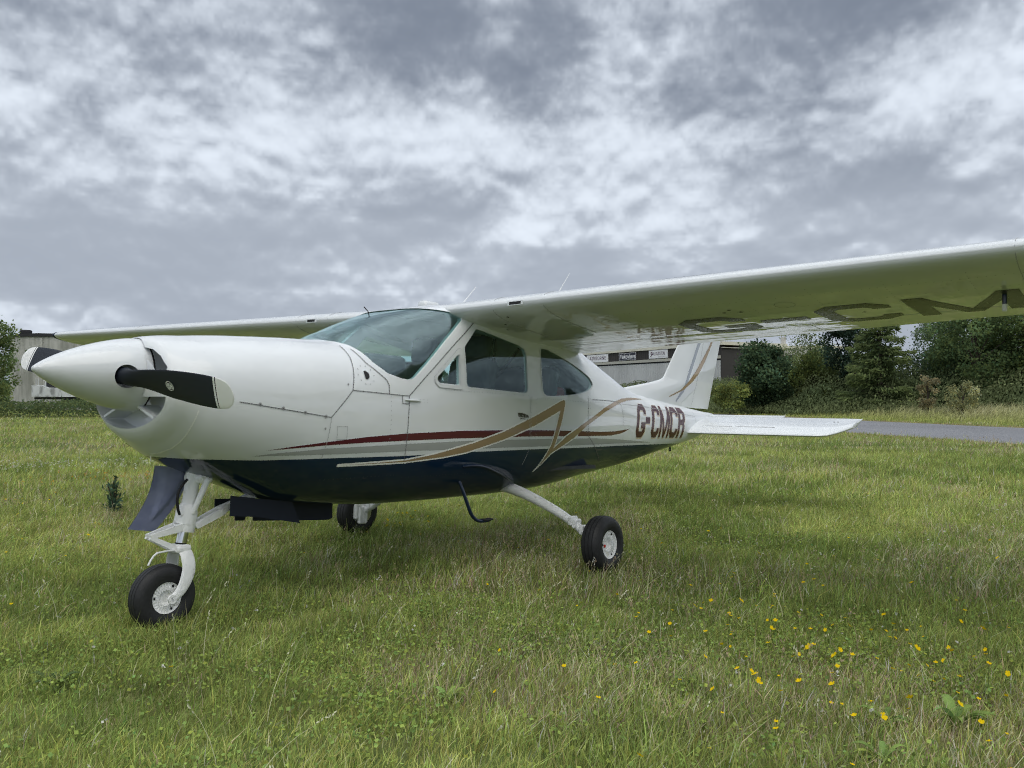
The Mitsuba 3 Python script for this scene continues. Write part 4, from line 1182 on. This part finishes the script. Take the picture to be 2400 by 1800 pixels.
# concrete building (x along its front)
M = frame((30.6, 76.6, 0), math.atan2(68.22 - 76.35, 37.0 - 30.79))
tag('concrete_building', 'weathered grey concrete building with dark felt roof behind the bushes', 'building')
part('concrete_building__wall', bx(0, 13, 0, 8, -.3, 6.55), 'concrete', M)
part('concrete_building__roof', trimesh.convex.convex_hull(np.array([(-.12, -.12, 6.55), (13.1, -.12, 6.55), (13.1, 8.1, 6.55), (-.12, 8.1, 6.55), (-.12, -.12, 6.62), (1.2, -.12, 6.83), (2.6, -.12, 6.86), (13.1, -.12, 6.62), (13.1, 8.1, 6.62), (-.12, 8.1, 6.62), (2.2, 8.1, 6.84)])), 'roof_felt', M)
part('concrete_building__roof__vent', revolve([(0, 6.8), (.46, 6.8), (.50, 6.88), (.50, 7.12), (.42, 7.2), (0, 7.2)], 24, 'z').apply_translation((.95, .8, 0)), 'roof_felt', M, 30)
for x in (2.8, 5.6, 8.4, 11.2):
    part('concrete_building__buttress', bx(x - .12, x + .12, -.09, 0, -.3, 6.4), 'concrete', M)

# trailer
M = frame((25.96, 61.26, 0), math.atan2(58.54 - 61.26, 28.04 - 25.96))
tag('trailer', 'white flat-sided trailer with sloping rear end and dark wheels behind the nettles', 'trailer')
body_ = Polygon([(0, 1.20), (3.0, 1.20), (3.35, 1.24), (3.42, 1.36), (3.30, 1.42), (2.05, 1.86), (1.15, 1.90), (.80, 2.02), (.15, 2.06), (0, 2.06)])
b_ = tri(prism_y(body_, 0, 1.9))
part('trailer__body', b_, 'white_metal', M)
for x0, x1 in ((.03, .72), (.76, 1.48), (1.52, 1.98)):
    part('trailer__side_panel', bx(x0, x1, -.02, 0, 1.26, 1.82), 'white_metal', M)
part('trailer__rail', cat(tube([(.30, .05, 2.05), (.30, .05, 2.55), (.48, .05, 2.55), (.48, .05, 2.05)], .03, 6)), 'white_metal', M)
part('trailer__rail', tube([(.98, .06, 1.92), (1.0, .06, 2.35), (.86, .06, 2.42)], .05, 6), 'white_metal', M)
part('trailer__tarpaulin', rbox(.75, 2.0, .3, 1.6, 1.7, 2.42, .1), 'roof_felt', M, 40)
part('trailer__chassis', bx(.1, 3.1, .2, 1.7, 1.02, 1.19), 'roof_felt', M)
for x in (2.35, 2.85):
    for y in (.15, 1.6):
        part('trailer__wheel', revolve([(0, 0), (.25, 0), (.36, .02), (.38, .09), (.36, .18), (.25, .2), (0, .2)], 28, 'y').apply_translation((x, y, .72)), 'rubber', M, 40)
part('trailer__drawbar', bx(1.9, 3.4, -.05, .02, .40, .46), 'white_metal', M)

# hangar: long wall receding to the left, dark end wall on the right
HM = frame((72.39, 27.65, 0), math.atan2(.912, .411))
tag('hangar', 'long hangar with pale ribbed wall and dark brown fascia behind the tail', 'hangar')


def ribbed(x0, x1, z0, z1, pitch, depth, y=0.0):
    n = int(round((x1 - x0) / pitch))
    prof = []
    for i in range(n):
        a = x0 + i * pitch
        prof += [(a, 0), (a + pitch * .42, 0), (a + pitch * .5, -depth), (a + pitch * .92, -depth)]
    prof.append((x0 + n * pitch, 0))
    p = np.array(prof)
    V = np.vstack([np.c_[p[:, 0], y + p[:, 1], np.full(len(p), z0)], np.c_[p[:, 0], y + p[:, 1], np.full(len(p), z1)]])
    k = np.arange(len(p) - 1)
    return tri((V, np.stack([k, k + 1, len(p) + k + 1, len(p) + k], -1)))


def flip_y(m):
    m = m.copy()
    m.vertices = m.vertices * [1, -1, 1]
    m.invert()
    return m


for i in range(10):
    part('hangar__wall_panel', flip_y(ribbed(i * 6.0, i * 6.0 + 5.997, -.2, 4.60, .30, .05, -.02)), 'pale_cladding', HM)
part('hangar__core', bx(.05, 60, -8, -.06, -.2, 5.7), 'brown_cladding', HM)
part('hangar__painted_shadow_strip', bx(0, 60, -.05, .05, 4.60, 4.745), 'roof_felt', HM)  # dark strip put in as the shadow line under the eave
part('hangar__eave_trim', bx(0, 60, -.05, .16, 4.75, 5.03), 'beige_trim', HM)
part('hangar__fascia', flip_y(ribbed(0, 60, 5.03, 6.0, .34, .04, -.04)), 'brown_cladding', HM)
part('hangar__end_wall', bx(-.10, .05, -8, .02, -.2, 5.72), 'brown_cladding', HM)
part('hangar__roof_edge', bx(-.35, 60, -8.2, .22, 6.0, 6.32), 'cream_trim', HM)
part('hangar__end_trim', bx(-.3, -.1, -8.2, .1, 5.72, 5.80), 'beige_trim', HM)


def sign(label, u0, u1, z0, z1, back, ink, text, size, dx, dz, logo=None, sub=False, border=None):
    key = num('hangar_sign')
    tag(key, label, 'sign')
    part(key + '__board', bx(u0, u1, .10, .18, z0, z1, .01), back, HM)
    ms = []
    t = meshkit.text_mesh(text, size, .01, bold=back != 'sign_white')
    ms.append(t.apply_translation((dx, dz, 0)))
    def stand(m):
        m = m.copy()
        m.vertices = np.c_[u1 - m.vertices[:, 0], .18 + m.vertices[:, 2] + .002, z0 + m.vertices[:, 1]]
        return m
    w = ms[0].bounds[1, 0] + dx
    k = (u1 - u0 - dx * .6 - dx) / (ms[0].bounds[1, 0] - dx)
    ms[0].vertices[:, 0] = dx + (ms[0].vertices[:, 0] - dx) * k
    m = stand(ms[0])
    part(key + '__lettering', m, ink, HM)
    if logo is not None:
        part(key + '__emblem', stand(trimesh.util.concatenate([trimesh.creation.extrude_polygon(g, .01, engine='earcut') for g in getattr(logo, 'geoms', [logo])])), ink, HM)
    if sub:
        for i in range(6):
            part(key + '__small_print', bx(u1 - 1.62 - .17 * i - .10, u1 - 1.62 - .17 * i, .18, .19, z0 + .10, z0 + .17), 'ink_grey', HM)
    if border:
        for a, b, c, d in ((u0, u1, z1 - .03, z1), (u0, u1, z0, z0 + .03), (u0, u0 + .04, z0, z1), (u1 - .04, u1, z0, z1)):
            part(key + '__border', bx(a, b, .17, .188, c, d), border, HM)


sign('white hangar sign reading AIRBORNE, leftmost of the three signs', 18.08, 22.4, 5.06, 5.93, 'sign_white', 'ink_purple', 'AIRBORNE', .40, .62, .26)
sign('dark hangar sign with white slanted lettering in the middle of the three signs', 12.87, 15.96, 5.12, 5.87, 'sign_navy', 'sign_white', 'Yakovlevs', .44, .16, .16, border='sign_white')
lg = LineString([(.30, .22), (.42, .30), (.55, .44), (.58, .58), (.46, .66), (.34, .58), (.36, .44), (.52, .40), (.72, .42)]).buffer(.045)
sign('white hangar sign reading FLY AVIATION, rightmost of the three signs', 7.60, 10.66, 5.10, 5.95, 'sign_white', 'ink_purple', 'FLYAVIATION', .34, .74, .32, logo=lg, sub=True)

# pale works building with a chimney far behind the trees
M = frame((137.2, 44.1, 0), math.radians(-55))
tag('works_building', 'pale flat-roofed building with a chimney far behind the thin tree', 'building')
part('works_building__wall', bx(-3, 9, 0, 10, 0, 9.0), 'pale_stone', M)
part('works_building__parapet', bx(-3.1, 9.1, -.1, 10.1, 9.0, 9.5), 'cream_trim', M)
part('works_building__chimney', bx(-.6, .1, 1, 1.7, 9.5, 11.0), 'pale_stone', M)
for x in (-.5, -.05):
    part('works_building__chimney_pot', tube([(x, 1.35, 11.0), (x, 1.35, 11.5)], .08, 8), 'pale_stone', M)
for i in range(5):
    part('works_building__window', bx(-2 + 2.2 * i, -.6 + 2.2 * i, -.06, .02, 6.6, 8.0), 'sign_navy', M)

# ------------------------------------------------------------------ grass
SEED_N = {}


def wedge(n, r0, r1, half=math.radians(41), r=None):
    """n points spread evenly over the part of the field in front of where the photographer stands."""
    d = np.sqrt(r.uniform(r0 ** 2, r1 ** 2, n))
    a = math.atan2(LOOK[1], LOOK[0]) + r.uniform(-half, half, n)
    return np.c_[EYE[0] + d * np.cos(a), EYE[1] + d * np.sin(a)]


def off_taxiway(p, m=.15):
    o = (p - TP) @ TN
    return (o < -m) | (o > 9.35 + m)


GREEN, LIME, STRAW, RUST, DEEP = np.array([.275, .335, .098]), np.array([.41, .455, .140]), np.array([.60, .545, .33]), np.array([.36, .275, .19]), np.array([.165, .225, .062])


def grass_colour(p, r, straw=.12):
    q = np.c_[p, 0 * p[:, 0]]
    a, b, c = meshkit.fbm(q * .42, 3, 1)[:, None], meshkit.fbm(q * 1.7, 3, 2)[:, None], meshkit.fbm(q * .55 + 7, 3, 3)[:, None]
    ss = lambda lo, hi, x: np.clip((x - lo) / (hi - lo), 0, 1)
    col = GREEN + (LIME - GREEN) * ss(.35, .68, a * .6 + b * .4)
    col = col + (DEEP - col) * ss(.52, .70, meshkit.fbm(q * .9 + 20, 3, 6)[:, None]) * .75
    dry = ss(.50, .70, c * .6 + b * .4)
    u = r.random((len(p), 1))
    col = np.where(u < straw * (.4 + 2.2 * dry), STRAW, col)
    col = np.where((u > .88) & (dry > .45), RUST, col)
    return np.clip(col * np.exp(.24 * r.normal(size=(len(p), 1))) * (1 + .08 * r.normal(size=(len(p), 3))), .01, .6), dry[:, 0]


def blade_mesh(p, h, w, lean, col, r, seg=2, wind=(.35, -.10)):
    n = len(p)
    z = rise(p[:, 0], p[:, 1])
    a = r.uniform(0, 2 * math.pi, n)
    d = np.c_[np.cos(a), np.sin(a)] * .8 + np.array(wind)
    d = d * lean[:, None]
    b = r.uniform(0, 2 * math.pi, n)
    s = np.c_[np.cos(b), np.sin(b), 0 * b] * (w / 2)[:, None]
    base = np.c_[p, z - .01]
    rows = []
    for i in range(seg):
        t = i / seg
        c = base + np.c_[d * (h * t ** 1.8)[:, None], h * (t - .25 * lean * t * t)]
        k = 1 - .55 * t
        rows += [c - s * k, c + s * k]
    tip = base + np.c_[d * h[:, None], h * (1 - .25 * lean)]
    V = np.stack(rows + [tip], 1)
    m = 2 * seg + 1
    k = np.arange(n) * m
    f = []
    for i in range(seg - 1):
        f += [np.stack([k + 2 * i, k + 2 * i + 1, k + 2 * i + 3], -1), np.stack([k + 2 * i, k + 2 * i + 3, k + 2 * i + 2], -1)]
    f.append(np.stack([k + 2 * seg - 2, k + 2 * seg - 1, k + 2 * seg], -1))
    shade = np.r_[np.repeat([1.0 - .25 * (1 - i / seg) for i in range(seg)], 2), 1.1]
    return V.reshape(-1, 3), np.vstack(f), np.repeat(col, m, axis=0)


rg = np.random.default_rng(11)
vs, fs, cs, at = [], [], [], 0
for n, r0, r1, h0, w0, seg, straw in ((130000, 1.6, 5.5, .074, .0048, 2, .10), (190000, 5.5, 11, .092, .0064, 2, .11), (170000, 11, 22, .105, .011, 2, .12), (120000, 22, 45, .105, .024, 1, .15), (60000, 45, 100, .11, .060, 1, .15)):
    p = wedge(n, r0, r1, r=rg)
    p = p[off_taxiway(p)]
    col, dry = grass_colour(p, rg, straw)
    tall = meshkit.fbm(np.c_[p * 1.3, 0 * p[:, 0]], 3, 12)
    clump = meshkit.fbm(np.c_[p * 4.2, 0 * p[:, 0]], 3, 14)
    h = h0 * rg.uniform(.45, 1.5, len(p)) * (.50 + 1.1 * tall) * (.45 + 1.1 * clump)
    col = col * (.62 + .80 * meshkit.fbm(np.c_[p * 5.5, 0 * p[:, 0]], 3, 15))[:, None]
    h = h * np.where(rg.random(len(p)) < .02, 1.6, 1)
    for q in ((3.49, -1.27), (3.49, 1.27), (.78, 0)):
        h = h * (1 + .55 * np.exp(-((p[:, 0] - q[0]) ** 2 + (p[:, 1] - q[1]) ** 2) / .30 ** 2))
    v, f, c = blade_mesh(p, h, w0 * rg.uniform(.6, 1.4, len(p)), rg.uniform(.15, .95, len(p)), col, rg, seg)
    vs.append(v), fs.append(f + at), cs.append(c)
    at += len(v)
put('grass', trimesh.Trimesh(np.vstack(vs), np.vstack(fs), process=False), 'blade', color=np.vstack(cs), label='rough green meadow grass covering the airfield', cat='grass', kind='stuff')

# clover and other small round leaves low in the sward
p = np.vstack([wedge(70000, 1.6, 5.5, r=rg), wedge(90000, 5.5, 12, r=rg)])
p = p[meshkit.fbm(np.c_[p * 1.6, 0 * p[:, 0]], 3, 40) + .14 * rg.normal(size=len(p)) > .49]
c3 = np.c_[p, rise(p[:, 0], p[:, 1]) + rg.uniform(.015, .075, len(p))]
put_leaves('clover_leaves', c3, rg.uniform(.011, .023, len(p)), tint((.235, .315, .080), len(p), rg), bsdf='blade', aspect=.9, up=1.2, label='low clover leaves among the grass', cat='clover', kind='stuff')

# seeding grass: thin stalks with reddish or straw heads, thickest in the dry patches
p = np.vstack([wedge(14000, 1.8, 14, r=rg), wedge(15000, 14, 40, r=rg)])
p = p[off_taxiway(p)]
_, dry = grass_colour(p, rg)
keep = rg.random(len(p)) < .05 + .62 * dry
p, dry = p[keep], dry[keep]
dist = np.linalg.norm(p - EYE[:2], axis=1)
h = rg.uniform(.10, .24, len(p)) * (1 + .5 * (rg.random(len(p)) < .10))
lean = rg.uniform(.2, .8, len(p))
colr = np.where(rg.random((len(p), 1)) < .55, RUST * 1.25, STRAW) * np.exp(.2 * rg.normal(size=(len(p), 1)))
wd = .0016 + .00022 * dist
v1, f1, c1 = blade_mesh(p, h, wd, lean, colr * .9 + .02, np.random.default_rng(5), 2)
tips = v1.reshape(len(p), 5, 3)[:, 4]
hp = np.repeat(tips, 5, axis=0) + rg.normal(size=(5 * len(p), 3)) * np.repeat(np.c_[.006 + 0 * dist, .006 + 0 * dist, .014 + 0 * dist], 5, axis=0)
v2, f2, c2 = leaf_quads(hp, np.repeat(.010 + .0011 * dist, 5), np.repeat(colr, 5, axis=0), aspect=.35, direction=np.array([[.3, 0, 1.0]]))
put('seeding_grass', trimesh.Trimesh(np.vstack([v1, v2]), np.vstack([f1, f2 + len(v1)]), process=False), 'blade', color=np.clip(np.vstack([c1, c2]), .01, .6), label='reddish and straw coloured seeding grass in drifts across the field', cat='grass', kind='stuff')

# a few tall pale stalks that stand clear of the sward
p = wedge(420, 2.2, 13, r=rg)
n_ = len(p)
h = rg.uniform(.18, .36, n_)
v1, f1, c1 = blade_mesh(p, h, np.full(n_, .0035), rg.uniform(.3, .9, n_), np.tile(STRAW * 1.15, (n_, 1)), np.random.default_rng(8), 4)
tips = v1.reshape(n_, 9, 3)
d_ = tips[:, 8] - tips[:, 6]
hp = np.repeat(tips[:, 8], 6, axis=0) + np.repeat(d_, 6, axis=0) * np.tile(np.linspace(-.35, .25, 6), n_)[:, None] + .003 * rg.normal(size=(6 * n_, 3))
v2, f2, c2 = leaf_quads(hp, .017, np.repeat(np.tile(STRAW * 1.3, (n_, 1)), 6, axis=0), aspect=.4, direction=np.repeat(d_ / np.linalg.norm(d_, axis=1, keepdims=True), 6, axis=0))
put('tall_grass_stalks', trimesh.Trimesh(np.vstack([v1, v2]), np.vstack([f1, f2 + len(v1)]), process=False), 'blade', color=np.clip(np.vstack([c1, c2]), .01, .6), label='scattered tall pale grass stalks in the foreground', cat='grass', kind='stuff')

# long windblown grass on the bank beyond the taxiway
n_ = 62000
s_, o_ = rg.uniform(-30, 62, n_), rg.uniform(10.2, 21, n_)
lim0 = 10.3 + 1.2 * meshkit.fbm(np.c_[s_[:, None] * .4, np.zeros((n_, 2))], 3, 2)
keep = (o_ > lim0) & (o_ < np.interp(s_, [-30, 12, 18, 22, 26, 30, 36, 62], [21, 20.5, 19, 16.5, 13.8, 12.2, 11.4, 11]))
s_, o_, lim0 = s_[keep], o_[keep], lim0[keep]
p = TP + TN * o_[:, None] + TD * s_[:, None]
h = .10 + .78 * np.clip((o_ - lim0 - .6) / 3.0, 0, 1) * rg.uniform(.55, 1.1, len(p))
t_ = np.clip((o_ - lim0 - 1.0) / 3, 0, 1)[:, None] * np.clip(.3 + 1.5 * (meshkit.fbm(np.c_[p * .3, 0 * s_], 3, 3)[:, None] - .2), .15, 1)
col = (LIME * .92) * (1 - t_) + np.array([.46, .43, .25]) * t_
v, f, c = blade_mesh(p, h, np.full(len(p), .035), rg.uniform(.3, 1.0, len(p)), np.clip(col * np.exp(.2 * rg.normal(size=(len(p), 1))), .01, .5), rg, 2, wind=(.5, -.45))
put('long_grass', trimesh.Trimesh(v, f, process=False), 'blade', color=c, label='long straw coloured windblown grass on the bank beyond the taxiway', cat='grass', kind='stuff')
# dry yellow verge along both edges of the asphalt
n_ = 26000
s_ = rg.uniform(-35, 75, n_)
o_ = np.where(rg.random(n_) < .5, -np.abs(rg.normal(size=n_)) * .8 - .02, 9.37 + np.abs(rg.normal(size=n_)) * .35)
p = TP + TN * o_[:, None] + TD * s_[:, None]
v, f, c = blade_mesh(p, rg.uniform(.04, .13, n_), np.full(n_, .026), rg.uniform(.2, 1, n_), np.clip(np.array([.40, .33, .18]) * np.exp(.25 * rg.normal(size=(n_, 1))), .01, .5), rg, 1)
put('dry_verge', trimesh.Trimesh(v, f, process=False), 'blade', color=c, label='dry yellowish verge along the edges of the taxiway', cat='grass', kind='stuff')

# ------------------------------------------------------------------ flowers and weeds
def flower_mesh(h, r, seed):
    """A buttercup: a thin leaning stem and a cup of five petals."""
    q = np.random.default_rng(seed)
    lean = q.normal(size=2) * .10 * h
    top = np.array([lean[0], lean[1], h])
    st = tube(spline([(0, 0, -.01), (lean[0] * .3, lean[1] * .3, h * .6), top], 5), .0011, 4)
    V, F, C = [np.asarray(st.vertices)], [np.asarray(st.faces)], [np.tile([[.09, .13, .04]], (len(st.vertices), 1))]
    at = len(st.vertices)
    tl = q.normal(size=2) * .35
    for k in range(5):
        a = k * 2 * math.pi / 5 + q.random()* .2
        u, w = np.array([math.cos(a), math.sin(a), 0]), np.array([-math.sin(a), math.cos(a), 0])
        pts = np.array([0 * u, u * .55 * r + w * .45 * r + [0, 0, .16 * r], u * 1.0 * r + w * .30 * r + [0, 0, .42 * r], u * 1.0 * r - w * .30 * r + [0, 0, .42 * r], u * .55 * r - w * .45 * r + [0, 0, .16 * r]])
        pts[:, 2] += pts[:, 0] * tl[0] + pts[:, 1] * tl[1]
        V.append(top + pts)
        F.append(np.array([[0, 1, 2], [0, 2, 3], [0, 3, 4]]) + at)
        C.append(np.tile([[.78, .56, .012]], (5, 1)))
        at += 5
    return np.vstack(V), np.vstack(F), np.vstack(C)


FLOWERS = []
for k in range(8):
    v, f, c = flower_mesh([.10, .14, .12, .18, .09, .15, .13, .20][k], [.0135, .015, .012, .0145, .011, .013, .016, .012][k], k)
    FLOWERS.append(mikit.ply(trimesh.Trimesh(v, f, process=False), 'blade', color=c))
rf = np.random.default_rng(21)
spots = [np.array([2.40, -3.30]) + rf.normal(size=2) * [.80, .62] for _ in range(128)] + [np.array([4.02, 1.35]) + rf.normal(size=2) * [.22, .20] for _ in range(34)] + [np.array([2.0, -2.9]) + rf.normal(size=2) * [.9, .7] for _ in range(26)]
spots += list(wedge(46, 2.4, 9, math.radians(33), rf)) + list(wedge(32, 6, 14, math.radians(33), rf)) + [np.array([2.6, 6.0]) + rf.normal(size=2) * [.9, 1.3] for _ in range(24)]
for p in spots:
    if np.linalg.norm(p - EYE[:2]) < 2.2:
        continue
    d = math.sqrt(max(1, np.linalg.norm(p - EYE[:2]) / 5))
    scene_key = num('buttercup')
    sc_ = rf.uniform(.50, .88)
    scene[scene_key] = {**FLOWERS[rf.integers(8)], 'to_world': T().translate([float(p[0]), float(p[1]), 0]).rotate([0, 0, 1], float(rf.uniform(0, 360))).scale(sc_)}
    tag(scene_key, 'yellow buttercup on a thin stem in the grass', 'flower', 'buttercups in the grass')
# white clover heads in a patch left of the nose wheel, orange trefoil beside it
p = np.vstack([np.array([6.0, 10.9]) + np.c_[rf.normal(size=230) * 1.2, rf.normal(size=230) * 1.3] @ np.array([[.80, -.75], [.45, .40]]), np.array([5.0, 12.3]) + rf.normal(size=(110, 2)) * 1.1])
n_ = len(p)
c = np.repeat(np.c_[p, rf.uniform(.05, .12, n_)], 4, axis=0) + .009 * rf.normal(size=(4 * n_, 3))
put_leaves('white_clover', c, .020, np.tile([[.62, .62, .54]], (4 * n_, 1)), bsdf='blade', aspect=1, label='patch of white clover heads left of the nose wheel', cat='clover', kind='stuff')
p = np.vstack([np.array([4.55, 8.75]) + rf.normal(size=(60, 2)) * [.55, .5], np.array([5.2, 8.2]) + rf.normal(size=(25, 2)) * [.35, .35]])
n_ = len(p)
c = np.repeat(np.c_[p, rf.uniform(.04, .10, n_)], 3, axis=0) + .008 * rf.normal(size=(3 * n_, 3))
put_leaves('trefoil_patch', c, .018, np.tile([[.62, .30, .03]], (3 * n_, 1)), bsdf='blade', aspect=1, label='patch of orange yellow trefoil flowers near the white clover', cat='flower', kind='stuff')
p = wedge(260, 3.5, 13, math.radians(33), rf)
c = np.repeat(np.c_[p, rf.uniform(.03, .09, len(p))], 3, axis=0) + .005 * rf.normal(size=(3 * len(p), 3))
put_leaves('daisies', c, .014, np.tile([[.60, .60, .54]], (3 * len(p), 1)), bsdf='blade', aspect=1, label='tiny white flower heads scattered over the field', cat='flower', kind='stuff')


def dock(label, pos, n, L, seed, colour=(.20, .29, .085), spread=1.0, name='dock_plant', width=.20, cat_='plant'):
    """A rosette of long broad leaves, each leaf its own part."""
    q = np.random.default_rng(500 + seed)
    key = num(name)
    tag(key, label, cat_)
    for k in range(n):
        a = k * 2.4 + q.normal() * .3
        d = np.array([math.cos(a), math.sin(a), 0])
        w = np.array([-d[1], d[0], 0])
        l = L * q.uniform(.6, 1.1)
        up = q.uniform(.45, 1.05)
        t = np.linspace(0, 1, 8)
        axis = np.outer(t * l * spread, d) * (1 - .35 * up) + np.outer(l * (up * t - .62 * up * t ** 2.4), [0, 0, 1])
        wd = width * l * np.sin(np.clip(.08 + t * 1.0, 0, 1) * math.pi) ** .8 * np.where(t < .15, .35, 1)
        wd[-1] = 0
        curl = .25 * wd
        v = np.vstack([axis - np.outer(wd, w) * .5 + np.outer(curl, [0, 0, 1]), axis, axis + np.outer(wd, w) * .5 + np.outer(curl, [0, 0, 1])]) + np.array([pos[0], pos[1], 0])
        f = []
        for i in range(7):
            for b in (0, 8):
                f += [(b + i, b + i + 1, b + 8 + i + 1), (b + i, b + 8 + i + 1, b + 8 + i)]
        col = tint(colour, 1, q, vary=.15)
        cc = np.vstack([np.repeat(col, 8, axis=0), np.repeat(col * 1.25, 8, axis=0), np.repeat(col, 8, axis=0)])
        put(num(f'{key}__leaf'), trimesh.Trimesh(v, np.array(f), process=False), 'blade', color=cc)


dock('large broad leaved dock plant at the lower right', (1.94, -3.85), 11, .21, 1)
dock('smaller dock plant beside the large one at the lower right', (1.80, -3.62), 8, .15, 2)
dock('dock plant low at the bottom edge, right of centre', (1.42, -3.70), 8, .15, 3)
dock('leafy plant at the lower left edge of the field', (-.05, -.52), 8, .17, 4, (.10, .14, .055))
dock('leafy plant in the middle of the foreground', (.92, -2.05), 9, .14, 5)
dock('leafy plant right of centre in the foreground', (1.9, -1.1), 8, .13, 6)

tag('thistle', 'dark bluish green thistle standing left of the nose gear', 'plant')
q_ = np.random.default_rng(71)
for k in range(5):
    b_ = np.array([2.95, 4.74, 0]) + np.r_[q_.normal(size=2) * .05, 0]
    t_ = b_ + np.r_[q_.normal(size=2) * .10, q_.uniform(.28, .44)]
    put(num('thistle__stem'), tube(spline([b_, (b_ + t_) / 2 + [.01, 0, 0], t_], 6), .006, 5), 'bark', True)
    u_ = q_.random(46)
    c_ = b_ + np.outer(u_, t_ - b_) + q_.normal(size=(46, 3)) * [.035, .035, .012]
    d_ = np.c_[c_[:, :2] - b_[:2] - np.outer(u_, (t_ - b_)[:2]), .03 + 0 * u_]
    put_leaves(num('thistle__foliage'), c_, .085 * q_.uniform(.6, 1.2, 46), tint((.085, .14, .085), 46, q_), bsdf='blade', aspect=.30, direction=d_ / np.linalg.norm(d_, axis=1, keepdims=True))
